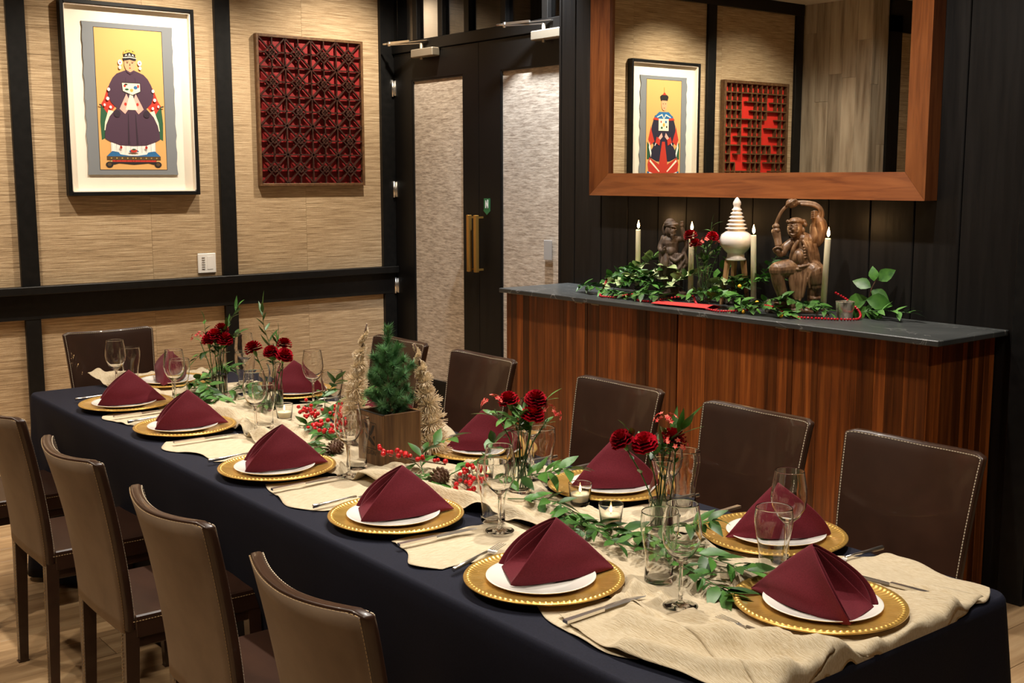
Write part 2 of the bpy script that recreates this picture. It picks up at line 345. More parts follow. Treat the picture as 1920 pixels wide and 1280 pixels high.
# double door
d1 = sroot('door_1')
LB = [(-6.80, -5.845), (-5.841, -4.886)]
for n, (a, b) in enumerate(LB):
    g0, g1 = (a+.215, b-.155) if n == 0 else (a+.215, b-.17)
    if n == 0: g0, g1 = -6.586, -6.006
    else: g0, g1 = -5.624, -5.03
    lf = MB()
    for q in ((a, g0, .01, 2.425), (g1, b, .01, 2.425)): lf.box(q[0], q[1], YD, YD+.045, q[2], q[3])
    lf.box(g0, g1, YD, YD+.045, .01, .248); lf.box(g0, g1, YD, YD+.045, 2.246, 2.425)
    lo = lf.obj('leaf', 'doorblack', d1)
    bd = MB()
    for (p, q, r, s_) in ((g0, g1, .248, .258), (g0, g1, 2.236, 2.246)): bd.box(p, q, YD+.003, YD+.02, r, s_)
    bd.box(g0, g0+.01, YD+.003, YD+.02, .258, 2.236); bd.box(g1-.01, g1, YD+.003, YD+.02, .258, 2.236)
    bd.obj('glazing_bead', 'black', lo)
    MB().box(g0+.01, g1-.01, YD+.012, YD+.018, .258, 2.236).obj('pane', 'linen', lo)
    hx = (b-.035 if n == 0 else a+.035)
    h = MB().box(hx-.014, hx+.014, YD-.065, YD-.04, 1.02, 1.375, bev=.003)
    for z in (1.035, 1.36): h.box(hx-.006, hx+.006, YD-.042, YD, z-.006, z+.006)
    ho = h.obj('handle', 'brass', lo)
    hz = a-.004 if n == 0 else b+.004
    for z in (.865, 1.525, 2.205):
        hg = MB().tube([(hz, YD-.012, z-.055), (hz, YD-.012, z+.055)], .0085, 10); hg.box(hz-.002, hz+.03, YD-.004, YD+.001, z-.05, z+.05); hg.obj('hinge', 'steel', lo)
def closer(cx, z, s, y=YD):
    c = MB().box(cx-.125, cx+.125, y-.062, y, z-.027, z+.027, bev=.006)
    c.tube([(cx-.04*s, y-.032, z-.04), (cx-.04*s, y-.032, z+.065)], .011, 12)
    o = c.obj('door_closer', 'closer', d1)
    a = MB().beam((cx-.04*s, y-.032, z+.062), (cx-.30*s, y-.11, z+.068), .022, .006); a.beam((cx-.30*s, y-.11, z+.074), (cx-.20*s+.22*s, y-.02, z+.078), .022, .006)
    a.beam((cx-.30*s, y-.11, z+.082), (cx-.12*s, y-.07, z+.082), .012, .012); a.tube([(cx-.30*s, y-.11, z+.06), (cx-.30*s, y-.11, z+.09)], .011, 10)
    a.tube([(cx-.36*s, y-.12, z+.078), (cx-.30*s, y-.11, z+.078)], .007, 8)
    a.obj('arm', 'steel', o); return o
c1 = closer(-6.38, 2.405, 1); c2_ = closer(-5.14, 2.405, 1)
for q in (-.06, -.02): pass
sg = MB().box(-5.79, -5.73, YD-.003, YD, 1.405, 1.478); sg.add([(-5.80, YD-.003, 1.405), (-5.72, YD-.003, 1.405), (-5.76, YD-.003, 1.376)], [(0, 1, 2)])
so = sg.obj('arrow_sign', 'green', d1)
ss = MB().box(-5.775, -5.768, YD-.0045, YD-.003, 1.418, 1.465); ss.box(-5.755, -5.746, YD-.0045, YD-.003, 1.418, 1.470)
ss.beam((-5.771, YD-.004, 1.462), (-5.751, YD-.004, 1.42), .006, .001, up=(0, 1, 0)); ss.obj('sign_mark', 'signwhite', so)
fr = sroot('trim_4')   # door frame and transom bar
MB().box(XL, -6.812, YD-.02, YD+.12, 0, H).obj('jamb', 'doorblack', fr); MB().box(-4.874, -4.83, YD-.02, YD+.12, 0, H).obj('jamb', 'doorblack', fr)
MB().box(-6.812, -4.874, YD-.012, YD+.1, 2.43, 2.50, bev=.003).obj('transom_bar', 'doorblack', fr)
w1 = sroot('window_1')
for xm in (-6.53, -6.24, -5.955, -5.585, -5.2): MB().box(xm-.026, xm+.026, YD-.01, YD+.05, 2.50, H, bev=.002).obj('mullion', 'doorblack', w1)
xs = [-6.812, -6.53, -6.24, -5.955, -5.585, -5.2, -4.874]
for a, b in zip(xs, xs[1:]):
    pz = MB().box(max(a+.026, -6.8), min(b-.026, -4.88), YD+.02, YD+.026, 2.503, H-.003).obj('pane', 'glass', w1)
# hallway behind the transom
hw = sroot('wall_hallway'); MB().box(-8.4, -7.35, 5.2, 5.25, 0, H).obj('panel', 'plaster', hw); MB().box(-7.35, -4.4, 5.2, 5.25, 0, H).obj('panel', 'plankblack', hw)
MB().box(-8.45, -8.4, 4.62, 5.25, 0, H).obj('panel', 'plaster', hw); MB().box(-8.4, -6.96, 4.60, 4.64, 0, H).obj('panel', 'plaster', hw); MB().box(-4.45, -4.4, YD+.25, 5.25, 0, H).obj('panel', 'plankblack', hw); MB().box(-8.4, -4.4, 4.64, 5.2, -.05, 0).obj('panel', 'plaster', hw)
spot(-7.7, 4.9, 3.08, -7.6, 5.2, 1.5, 40, 130, .9, .04, WARM)
spot(-5.0, 4.8, 3.08, -5.1, 5.2, 1.5, 10, 130, .9, .04, (.8, .88, 1))
# downlight trims (outside the frame, real fixtures of the lights above)
for i, (x, y) in enumerate([(-1.35, 2.15), (-2.35, 2.15), (-3.35, 2.15), (-4.35, 2.15), (-4.35, 3.25), (-3.4, 3.25), (-2.5, 3.25)]):
    o = MB().lathe([(.045, 0), (.062, 0), (.064, -.004), (.045, -.006), (.045, 0)], 24).obj('downlight_trim', 'white'); o.location = (x, y, H-.0005)
    tag(o, 'white recessed ceiling downlight ring above the table and sideboard', 'light', 'ceiling downlight rings')
# ================================================================== FRAMED PORTRAITS
P2 = {k: flat('paint_'+k, v) for k, v in dict(yellow=(216, 166, 100), grey=(120, 124, 128), plum=(72, 48, 66), plumd=(48, 32, 46), cream=(238, 226, 200), pink=(228, 172, 158), red=(190, 52, 36), green=(40, 88, 58),
      blue=(40, 104, 156), brown=(84, 62, 34), skin=(222, 160, 118), dark=(30, 26, 28), white=(236, 232, 226), navy=(36, 32, 52), gold=(204, 164, 74)).items()}
PK = list(P2)
def portrait(root, polys, W, Hh, name='painted_figure'):
    """polys: list of (colour, [(u,v)..]) with u right 0..1, v down 0..1; local plane: x out of wall, y right, z up, origin top-left"""
    b = MB(); d = 0
    for c, pts in polys:
        d += .00012
        n = len(pts)
        b.add([(d, u*W, -v*Hh) for u, v in pts], [tuple(range(n))], PK.index(c))
    return b.obj(name, [P2[k] for k in PK], root, fix=False)
def ell(cx, cy, rx, ry, n=18, a0=0, a1=2*pi): return [(cx+rx*cos(a0+(a1-a0)*i/n), cy+ry*sin(a0+(a1-a0)*i/n)) for i in range(n if a1-a0 > 6.2 else n+1)]
def mir(pts): return [(1-u, v) for u, v in pts][::-1]
def both(c, pts): return [(c, pts), (c, mir(pts))]
fig1 = both('red', [(.20, .39), (.155, .42), (.10, .50), (.055, .535), (.08, .58), (.14, .62), (.26, .55)]) + both('green', [(.05, .535), (.14, .60), (.18, .62), (.12, .77), (.04, .79), (.03, .66)]) \
  + both('cream', [(.16, .57), (.10, .66), (.085, .72), (.2, .72), (.3, .6)]) \
  + [('white', [(.17, .80), (.17, .875), (.25, .885), (.30, .895), (.38, .90), (.44, .905), (.56, .905), (.62, .90), (.70, .895), (.76, .885), (.84, .875), (.84, .80)])] \
  + [('blue', [(.18, .868), (.83, .868), (.91, .905), (.10, .905)]), ('white', [(.17, .80), (.17, .865), (.28, .875), (.30, .89), (.44, .90), (.56, .90), (.70, .89), (.72, .875), (.84, .865), (.84, .80)]),
     ('brown', [(.10, .905), (.91, .905), (.91, .932), (.10, .932)]), ('red', [(.18, .932), (.84, .932), (.84, .945), (.18, .945)]), ('dark', [(.12, .945), (.88, .945), (.80, .965), (.72, .955), (.5, .965), (.28, .955), (.20, .965)])] \
  + both('dark', ell(.135, .965, .055, .022)) + both('brown', ell(.135, .963, .03, .012)) \
  + [('plum', [(.30, .55), (.24, .58), (.17, .62), (.115, .68), (.09, .74), (.09, .78), (.16, .80), (.3, .825), (.5, .83), (.7, .825), (.84, .80), (.91, .78), (.91, .74), (.885, .68), (.83, .62), (.76, .58), (.70, .55)])] \
  + [('plum', [(.45, .285), (.40, .295), (.30, .315), (.24, .345), (.19, .39), (.165, .43), (.16, .47), (.20, .52), (.27, .555), (.5, .60), (.73, .555), (.80, .52), (.84, .47), (.835, .43), (.81, .39), (.76, .345), (.70, .315), (.60, .295), (.55, .285)])] \
  + both('plumd', [(.43, .34), (.435, .34), (.40, .52), (.385, .55), (.38, .55), (.40, .48)]) + both('plumd', [(.44, .60), (.45, .60), (.45, .82), (.42, .82)]) \
  + both('pink', [(.43, .455), (.32, .565), (.40, .60), (.50, .535)]) + [('cream', [(.48, .46), (.52, .46), (.59, .57), (.41, .57)])] + both('red', ell(.41, .53, .02, .012, 8)) \
  + [('dark', [(.365, .375), (.645, .375), (.645, .44), (.52, .468), (.375, .44)]), ('cream', [(.372, .38), (.638, .38), (.638, .436), (.52, .463), (.382, .436)])] \
  + [('blue', ell(.57, .41, .03, .013, 8)), ('green', ell(.44, .425, .03, .008, 8)), ('red', ell(.41, .40, .018, .01, 8)), ('dark', ell(.43, .39, .025, .006, 8)), ('red', ell(.61, .40, .015, .013, 8)), ('gold', ell(.51, .43, .025, .012, 8))] \
  + both('plumd', ell(.28, .60, .05, .026, 14)) \
  + [('dark', ell(.5, .205, .10, .03)), ('skin', ell(.5, .243, .083, .058, 22)), ('dark', [(.42, .205), (.58, .205), (.57, .222), (.5, .214), (.43, .222)]), ('plum', [(.44, .285), (.5, .302), (.56, .285), (.555, .30), (.5, .318), (.445, .30)])] \
  + both('dark', ell(.463, .236, .014, .0035, 8)) + [('red', ell(.5, .272, .016, .004, 8)), ('brown', [(.495, .24), (.505, .24), (.508, .256), (.492, .256)])] + both('brown', [(.44, .226), (.483, .226), (.483, .229), (.44, .229)]) \
  + [('dark', ell(.5, .178, .088, .034)), ('gold', [(.41, .175), (.42, .150), (.45, .160), (.47, .138), (.5, .150), (.53, .138), (.55, .160), (.58, .150), (.59, .175), (.5, .160)])] + both('cream', [(.43, .192), (.45, .172), (.47, .188), (.45, .184)]) + [('cream', [(.48, .188), (.5, .166), (.52, .188), (.5, .182)])] + [('cream', [(.40, .20), (.5, .192), (.60, .20), (.60, .205), (.5, .198), (.40, .205)])] \
  + both('white', ell(.355, .235, .032, .02, 10)) + both('cream', ell(.35, .27, .022, .014, 8)) + both('red', ell(.355, .235, .012, .005, 6)) \
  + both('white', ell(.17, .43, .022, .013, 8)) + both('white', ell(.15, .495, .024, .013, 8)) + both('white', ell(.10, .54, .016, .01, 8)) + both('white', ell(.185, .555, .02, .011, 8)) \
  + [('red', ell(.50, .865, .06, .011, 10)), ('green', ell(.50, .855, .03, .006, 8))] + both('red', ell(.31, .84, .02, .012, 8)) + both('blue', ell(.44, .868, .012, .006, 6)) \
  + both('dark', [(.02, .535), (.06, .54), (.06, .548), (.02, .545)]) + sum([both('gold', ell(.16+.08*i, .918, .012, .004, 6)) for i in range(5)], []) + sum([both('dark', [(.17+.07*i, .80), (.173+.07*i, .80), (.173+.07*i, .88), (.17+.07*i, .88)]) for i in range(5)], [])
fig2 = both('green', [(.03, .62), (.16, .70), (.14, .80), (.03, .80)]) + [('navy', [(.42, .33), (.24, .36), (.16, .46), (.13, .60), (.22, .66), (.14, .72), (.10, .78), (.3, .82), (.5, .83), (.7, .82), (.9, .78), (.86, .72), (.78, .66), (.87, .60), (.84, .46), (.76, .36), (.58, .33)])] \
  + both('red', [(.14, .46), (.06, .60), (.12, .66), (.24, .62), (.16, .52)]) + both('red', [(.10, .78), (.42, .86), (.44, .93), (.34, .97), (.08, .93), (.05, .85)]) + [('red', [(.46, .62), (.54, .62), (.62, .84), (.56, .96), (.44, .96), (.38, .84)])] \
  + both('blue', [(.04, .92), (.2, .94), (.42, .95), (.42, .985), (.04, .985)]) + both('white', [(.10, .925), (.3, .955), (.28, .965), (.10, .945)]) + both('cream', [(.12, .80), (.40, .92), (.38, .93), (.10, .82)]) \
  + [('red', [(.30, .345), (.70, .345), (.82, .40), (.5, .41), (.18, .40)]), ('blue', [(.36, .32), (.64, .32), (.78, .375), (.5, .40), (.22, .375)])] + both('cream', [(.30, .37), (.45, .34), (.5, .385), (.49, .39), (.44, .355), (.31, .378)]) \
  + [('cream', [(.36, .39), (.65, .39), (.65, .51), (.36, .51)]), ('blue', ell(.44, .42, .03, .014, 8)), ('gold', ell(.5, .45, .035, .02, 8)), ('red', ell(.58, .42, .02, .012, 8)), ('dark', ell(.42, .47, .02, .012, 8)), ('green', ell(.56, .48, .03, .012, 8))] \
  + both('pink', [(.44, .53), (.33, .59), (.36, .62), (.47, .57)]) + both('white', [(.30, .60), (.24, .66), (.25, .665), (.33, .61)]) + both('red', [(.30, .57), (.40, .60), (.38, .66), (.26, .63)]) \
  + [('dark', [(.42, .19), (.58, .19), (.62, .165), (.58, .15), (.5, .14), (.42, .15), (.38, .165)]), ('skin', ell(.5, .245, .085, .062, 20)), ('dark', [(.405, .205), (.595, .205), (.62, .168), (.38, .168)]), ('red', [(.44, .15), (.56, .15), (.5, .12)]), ('gold', [(.495, .12), (.505, .12), (.505, .07), (.495, .07)])] \
  + both('dark', ell(.465, .238, .014, .004, 8)) + [('red', ell(.5, .28, .018, .004, 8)), ('brown', [(.42, .985), (.58, .985), (.58, .97), (.42, .97)])] + both('white', [(.09, .62), (.15, .74), (.13, .78), (.07, .68)])
def framed(y0, y1, z0, z1, sy0, sy1, sz0, sz1, polys, label, wav):
    t = thing('framed_portrait', label, 'picture', (XL+.003, y0, z0))
    W, Hh = y1-y0, z1-z0; fw = .022; D = .052
    for q in ((0, fw, 0, Hh), (W-fw, W, 0, Hh), (fw, W-fw, 0, fw), (fw, W-fw, Hh-fw, Hh)): MB().box(0, D, *q, bev=.002).obj('frame_bar', 'black', t)
    MB().box(0, .010, fw, W-fw, fw, Hh-fw).obj('mount_board', 'mount', t)
    lin_ = MB()
    for q in ((fw, fw+.006, fw, Hh-fw), (W-fw-.006, W-fw, fw, Hh-fw), (fw, W-fw, fw, fw+.006), (fw, W-fw, Hh-fw-.006, Hh-fw)): lin_.box(.010, D-.008, *q)
    lin_.obj('spacer', 'mount', t)
    rg = random.Random(wav); n = 26; a = sy0-y0; b = sy1-y0; c = sz0-z0; d = sz1-z0
    L_ = [(a+rg.uniform(-1, 1)*.002+wav*.002*sin(i*1.9), d-(d-c)*i/n) for i in range(n+1)]; R_ = [(b+rg.uniform(-1, 1)*.002+wav*.003*sin(i*1.7+1), d-(d-c)*i/n) for i in range(n+1)]
    s = MB(); ol = L_+R_[::-1]; N = len(ol)
    s.add([(.010, p[0], p[1]) for p in ol]+[(.019, p[0], p[1]) for p in ol], [tuple(range(N)), tuple(range(2*N-1, N-1, -1))]+[(i, (i+1) % N, (i+1) % N+N, i+N) for i in range(N)])
    so = s.obj('scroll_mount', P2['grey'], t)
    mx = (b-a)*.125; mt = (d-c)*.035
    pw, ph = (b-a)-2*mx, (d-c)-2*mt
    p = portrait(so, [('dark', [(-.008, -.004), (1.008, -.004), (1.008, 1.004), (-.008, 1.004)]), ('yellow', [(0, 0), (1, 0), (1, 1), (0, 1)])]+polys, pw, ph)
    p.location = (.0192, a+mx, d-mt)
    return t
framed(2.142, 2.929, 1.505, 2.602, 2.271, 2.802, 1.625, 2.49, fig1, 'black framed painting of a seated figure in a plum robe, left of the lattice panel', 1)
framed(.855, 1.65, 1.505, 2.54, .985, 1.52, 1.56, 2.42, fig2, 'framed painting of a seated figure with black hat, seen in the mirror', 2)
# lattice panels
def lattice1():
    W, Hh, D = .772, .946, .035; t = thing('lattice_panel', 'dark wood lattice panel with star and diamond pattern over red, left of the doors', 'wall panel', (XL+.003, 3.337, 1.553))
    fw = .018
    for q in ((0, fw, 0, Hh), (W-fw, W, 0, Hh), (fw, W-fw, 0, fw), (fw, W-fw, Hh-fw, Hh)): MB().box(0, D, *q, bev=.002).obj('frame_bar', 'latt2', t)
    MB().box(0, .006, fw, W-fw, fw, Hh-fw).obj('backing_board', 'redboard', t)
    nc, nr = 4, 5; cw_, ch = (W-2*fw)/nc, (Hh-2*fw)/nr; x = .024; bw = .0085
    def bar(a, b, name='lattice_bar'): MB().beam((x, *a), (x, *b), bw, .016, up=(1, 0, 0)).obj(name, 'latt', t)
    ros = MB(); rx, ry = cw_*.27, ch*.27
    for k in (1, .45):
        P = [(0, ry*k), (rx*k, 0), (0, -ry*k), (-rx*k, 0)]
        for i in range(4): ros.beam((0, *P[i]), (0, *P[(i+1) % 4]), bw*.9, .016, up=(1, 0, 0))
    for s in (-1, 1):
        ros.beam((0, -rx*.5, -ry*.5*s), (0, rx*.5, ry*.5*s), bw*.7, .014, up=(1, 0, 0))
    rm = ros.mesh('lattice_rosette', 'latt')
    for r in range(nr):
        for c in range(nc):
            cy, cz = fw+cw_*(c+.5), fw+ch*(r+.5); link('lattice_rosette', rm, t, (x, cy, cz))
            for sy in (-1, 1):
                for sz in (-1, 1): bar((cy+sy*rx*.5, cz+sz*ry*.5), (cy+sy*cw_/2, cz+sz*ch/2))
            bar((cy+rx, cz), (cy+cw_/2+(cw_/2-rx if c < nc-1 else 0), cz)); bar((cy, cz+ry), (cy, cz+ch/2+(ch/2-ry if r < nr-1 else 0)))
            if c == 0: bar((cy-rx, cz), (cy-cw_/2, cz))
            if r == 0: bar((cy, cz-ry), (cy, cz-ch/2))
    for r in range(1, nr): bar((fw, fw+ch*r), (W-fw, fw+ch*r), 'rail')
    for c in range(1, nc): bar((fw+cw_*c, fw), (fw+cw_*c, Hh-fw), 'stile')
lattice1()
def lattice2():
    W, Hh, D = .86, .95, .05; t = thing('lattice_panel', 'wooden grid panel over bright red board, seen in the mirror', 'wall panel', (XL+.003, -.31, 1.48))
    fw = .026
    for q in ((0, fw, 0, Hh), (W-fw, W, 0, Hh), (fw, W-fw, 0, fw), (fw, W-fw, Hh-fw, Hh)): MB().box(0, D, *q, bev=.002).obj('frame_bar', 'latt2', t)
    MB().box(0, .006, fw, W-fw, fw, Hh-fw).obj('backing_board', 'redboard2', t)
    nc, nr = 12, 12; cw_, ch = (W-2*fw)/nc, (Hh-2*fw)/nr; rg = random.Random(12)
    gap = {(2, 3), (2, 4), (3, 4), (3, 8), (4, 8), (5, 8), (3, 9), (6, 3), (6, 4), (7, 4), (7, 8), (8, 3), (8, 2), (9, 7), (9, 8), (10, 8), (10, 3), (5, 2), (4, 10), (6, 10)}
    for r in range(1, nr):
        c = 0
        while c < nc:
            c2 = c
            while c2 < nc and (r, c2) not in gap: c2 += 1
            if c2 > c: MB().box(.006, D-.008, fw+c*cw_, fw+c2*cw_, fw+r*ch-.005, fw+r*ch+.005).obj('slat', 'latt2', t)
            c = c2+1
    for r in range(nr):
        b = MB(); n = 0
        for c in range(1, nc):
            if (r, c) in gap or (r+1, c) in gap: continue
            b.box(.006, D-.008, fw+c*cw_-.005, fw+c*cw_+.005, fw+r*ch+.005, fw+(r+1)*ch-.005); n += 1
        b.obj('divider_row', 'latt2', t)
lattice2()
# wall control plate
sw = thing('wall_switch', 'white wall control plate with small buttons left of the black post', 'switch', (XL, 2.915, 1.02))
MB().box(0, .008, 0, .118, 0, .122, bev=.003).obj('plate', 'white', sw)
for i in range(6): MB().box(.008, .011, .025, .045, .024+i*.014, .030+i*.014, bev=.001).obj('button', 'greypl', sw)
MB().box(.008, .0095, .060, .098, .022, .104, bev=.001).obj('blank_panel', 'white', sw)
o = MB().box(0, .006, 0, .07, 0, .115, bev=.002).obj('wall_switch', 'greypl', None); 
o.location = (-5.20, YD+.006-.012, 1.13); o.rotation_euler = (0, 0, -pi/2); tag(o, 'small pale plate low on the right door pane', 'switch')
# ================================================================== MIRROR
mr = thing('wall_mirror', 'large wall mirror in a wide reddish wood frame above the sideboard', 'mirror', (-4.503, 4.148, 1.515))
Wm, Hm, fwm = 1.94, 1.40, .112
def fbar(pts, m):   # front face slopes in toward glass: outer edge stands proud
    b = MB(); n = 4; yo, yi = -.085, -.055
    (ox0, oz0), (ox1, oz1), (ix1, iz1), (ix0, iz0) = pts
    vs = [(ox0, 0, oz0), (ox1, 0, oz1), (ix1, 0, iz1), (ix0, 0, iz0), (ox0, yo, oz0), (ox1, yo, oz1), (ix1, yi, iz1), (ix0, yi, iz0)]
    b.add(vs, [(0, 1, 2, 3), (4, 7, 6, 5), (0, 4, 5, 1), (1, 5, 6, 2), (2, 6, 7, 3), (3, 7, 4, 0)]); b.obj('frame_member', m, mr)
g = .0006
fbar([(g, 0), (Wm-g, 0), (Wm-fwm-g, fwm), (fwm+g, fwm)], 'framewood'); fbar([(Wm-g, Hm), (g, Hm), (fwm+g, Hm-fwm), (Wm-fwm-g, Hm-fwm)], 'framewood')
fbar([(0, Hm-g), (0, g), (fwm, fwm+g), (fwm, Hm-fwm-g)], 'framewoodv'); fbar([(Wm, g), (Wm, Hm-g), (Wm-fwm, Hm-fwm-g), (Wm-fwm, fwm+g)], 'framewoodv')
MB().box(fwm-.01, Wm-fwm+.01, -.038, -.004, fwm-.01, Hm-fwm+.01).obj('mirror_glass', 'mirror', mr)
# ================================================================== SIDEBOARD
CT = 1.037
cabs = [(-4.73, -3.517), (-3.513, -2.29)]
rg = random.Random(21)
for n, (a, b) in enumerate(cabs):
    t = thing('cabinet_unit', ['walnut cabinet unit nearer the doors, left half of the sideboard', 'walnut cabinet unit, right half of the sideboard under the mirror'][n], 'cabinet', (a, 3.70, 0))
    W = b-a; MB().box(0.001, W-(.0 if n == 0 else .02), .024, .445, .06, CT-.022).obj('carcass', 'soil', t); MB().box(.03, W-.03, .05, .42, 0, .06).obj('plinth', 'black', t)
    seam = (.625 if n == 0 else .628)
    for (p, q, hs) in ((.002, seam-.0015, 1), (seam+.0015, W-.002, -1)):
        d = MB().box(p, q, .012, .024, .062, CT-.024).obj('door', 'soil', t)
        xx = p
        while xx < q-.001:
            wd = min(rg.choice((.022, .030, .038, .05, .062)), q-xx)
            if q-xx-wd < .012: wd = q-xx
            pr = rg.uniform(0, .0015)
            MB().box(xx+.0003, xx+wd-.0003, -pr, .012, .062, CT-.024, bev=.0006).obj('stave', 'walnut', d); xx += wd
        e = q if hs == 1 else p
        MB().box(e-hs*.085, e-hs*.03, -.008, .01, CT-.030, CT-.0245, bev=.001).obj('pull_tab', 'closer', d)
    if n == 1:     # exposed right end
        yy = 0; sp = MB().box(W-.02, W-.008, .002, .445, .0, CT-.022).obj('side_panel', 'soil', t)
        while yy < .442:
            wd = min(rg.choice((.03, .04, .055)), .445-yy); MB().box(W-.008, W+.004-rg.uniform(0, .0015), yy+.0003, yy+wd-.0003, 0, CT-.024, bev=.0006).obj('stave', 'walnut', sp); yy += wd
    else: MB().box(-.004, .001, 0, .445, 0, CT-.024).obj('side_panel', 'walnut', t)
tag(MB().box(-4.765, -2.235, 3.672, 4.148, CT-.022, CT, bev=.003).obj('countertop', 'stone'), 'dark grey veined stone worktop along the whole sideboard', 'worktop')
# ================================================================== CHAIRS
def chair_proto():
    t = thing('dining_chair', 'x', 'chair')
    T, Z0, Z1 = .026, .425, .905
    def bk(u, v):   # centre surface, u -1..1 , v 0..1
        z = Z0+(Z1-Z0)*v; hw = .188+.024*v**1.2
        y = -.105*v**1.35 + .046*(u*u)*(.15+.85*v) + .006
        z -= .012*v*v*(1-abs(u)**1.6)+.011*max(0, (abs(u)-.84)/.16)**2*v**14
        return Vector((u*hw, y, z))
    def slab(off0, off1, ins, mi, n=16, m=14, v0=0, v1=1):
        b = MB()
        def rnd(i, j, off, edge):
            u = -1+2*i/n; v = v0+(v1-v0)*j/m; p = bk(u*(1-ins), v); p.y += off
            return p
        A = [[rnd(i, j, off0, 0) for i in range(n+1)] for j in range(m+1)]; B = [[rnd(i, j, off1, 0) for i in range(n+1)] for j in range(m+1)]
        fl_ = lambda G: [p for r in G for p in r]
        w_ = n+1
        fs = [(j*w_+i, j*w_+i+1, (j+1)*w_+i+1, (j+1)*w_+i) for j in range(m) for i in range(n)]
        N = w_*(m+1)
        fs2 = [tuple(q+N for q in f[::-1]) for f in fs]
        e = []
        for i in range(n): e.append((i, i+1, i+1+N, i+N)); e.append((m*w_+i+1, m*w_+i, m*w_+i+N, m*w_+i+1+N))
        for j in range(m): e.append(((j+1)*w_, j*w_, j*w_+N, (j+1)*w_+N)); e.append((j*w_+n, (j+1)*w_+n, (j+1)*w_+n+N, j*w_+n+N))
        b.add(fl_(A)+fl_(B), fs+fs2+e, mi, True); return b
    o = slab(-T/2, T/2, 0, 0).obj('backrest', 'leather', t); bv = o.modifiers.new('bev', 'BEVEL'); bv.width = .007; bv.segments = 3; bv.limit_method = 'ANGLE'; bv.angle_limit = radians(50)
    o = slab(-T/2-.003, -T/2+.002, .04, 0, v1=.987).obj('back_panel', 'taupe', t); o['label'] = 'lighter taupe rear leather'
    # stitching front and rear
    def stitch(off, mname, ins):
        b = MB(); path = [(1-ins, v/60) for v in range(0, 60)]+[((1-ins)*(1-2*q/44), .985) for q in range(45)]+[(-(1-ins), 1-v/60) for v in range(1, 61)]
        pts = [bk(u, min(v, .985))+Vector((0, off, 0)) for u, v in path]
        for i in range(0, len(pts)-1):
            p, q = pts[i], pts[i+1]; b.beam(p.lerp(q, .15), p.lerp(q, .8), .0022, .0016, up=(0, 1, 0))
        s = b.obj('stitching', mname, t, fix=False); s['kind'] = 'stuff'
    stitch(T/2+.0008, 'thread', .035); stitch(-T/2-.0012, 'thread2', .045)
    # seat
    s = MB(); s.box(-.188, .188, .026, .40, .405, .468, bev=.004); so = s.obj('seat', 'leather', t)
    st = MB()
    for i in range(46):
        for sx in (-1, 1): st.box(sx*.1885-.0008, sx*.1885+.0008, .02+i*.0082, .025+i*.0082, .452, .4535)
    q = st.obj('seat_stitching', 'thread2', t, fix=False); q['kind'] = 'stuff'
    a = MB().box(-.178, .178, .03, .385, .375, .407, bev=.004); a.obj('apron', 'leather', t)
    for sx in (-1, 1):
        for y0, rear in ((.018, 1), (.365, 0)):
            l = MB(); xx = sx*.168
            l.beam((xx, y0, .43), (xx*1.0, y0+(-.012 if rear else .01), 0), .038, .038, up=(0, 1, 0), w2=.027, h2=.027); l.box(xx-.013, xx+.013, y0-.03 if rear else y0-.006, y0+.004 if rear else y0+.026, 0, .004)
            lo = l.obj('leg', 'leather', t)
            if rear:
                st = MB()
                for i in range(40):
                    z = .03+i*.01; k = 1-z/.43; st.beam((xx-.008*sx, y0-.0205-(.012-.005)*k, z), (xx-.008*sx, y0-.0205-(.012-.005)*k, z+.006), .0016, .0014, up=(0, 1, 0))
                s2 = st.obj('stitching', 'thread2', lo, fix=False); s2['kind'] = 'stuff'
    return t
ch0 = chair_proto()
G1 = 'dining chairs on the camera side of the table'; G2 = 'dining chairs on the sideboard side of the table'
CH = [((-1.79, 1.0, 0), 0, 'brown leather chair seen from behind, nearest the camera, only its back in view', G1),
      ((-2.42, 1.0, 0), 0, 'brown leather chair seen from behind, second from the near end of the camera side', G1),
      ((-3.09, 1.0, 0), 0, 'brown leather chair seen from behind, third from the near end', G1),
      ((-3.765, 1.0, 0), 0, 'brown leather chair seen from behind at the left frame edge, both rear legs showing', G1),
      ((-4.46, 1.0, 0), 0, 'brown leather chair cut by the left frame edge, only its seat showing', G1),
      ((-1.737, 2.70, 0), pi, 'glossy dark brown chair at the far right, nearest the black right-hand door', G2),
      ((-2.278, 2.70, 0), pi, 'glossy dark brown chair, second from the right along the sideboard', G2),
      ((-2.887, 2.70, 0), pi, 'glossy dark brown chair, third from the right along the sideboard', G2),
      ((-3.693, 2.71, 0), pi, 'glossy dark brown chair right of the champagne tree, before the doors', G2),
      ((-4.29, 2.70, 0), pi, 'dark brown chair mostly hidden behind the green pine, near the left door pane', G2),
      ((-5.37, 1.857, 0), -pi/2, 'glossy dark brown chair alone at the far head of the table by the grasscloth wall', None)]
for i, (p, r, l, g_) in enumerate(CH):
    if i == 0: ch0.location = p; ch0['label'] = l; ch0['group'] = g_
    else:
        c = dup(ch0, p, r, l, g_)
        if g_ is None: del c['group']
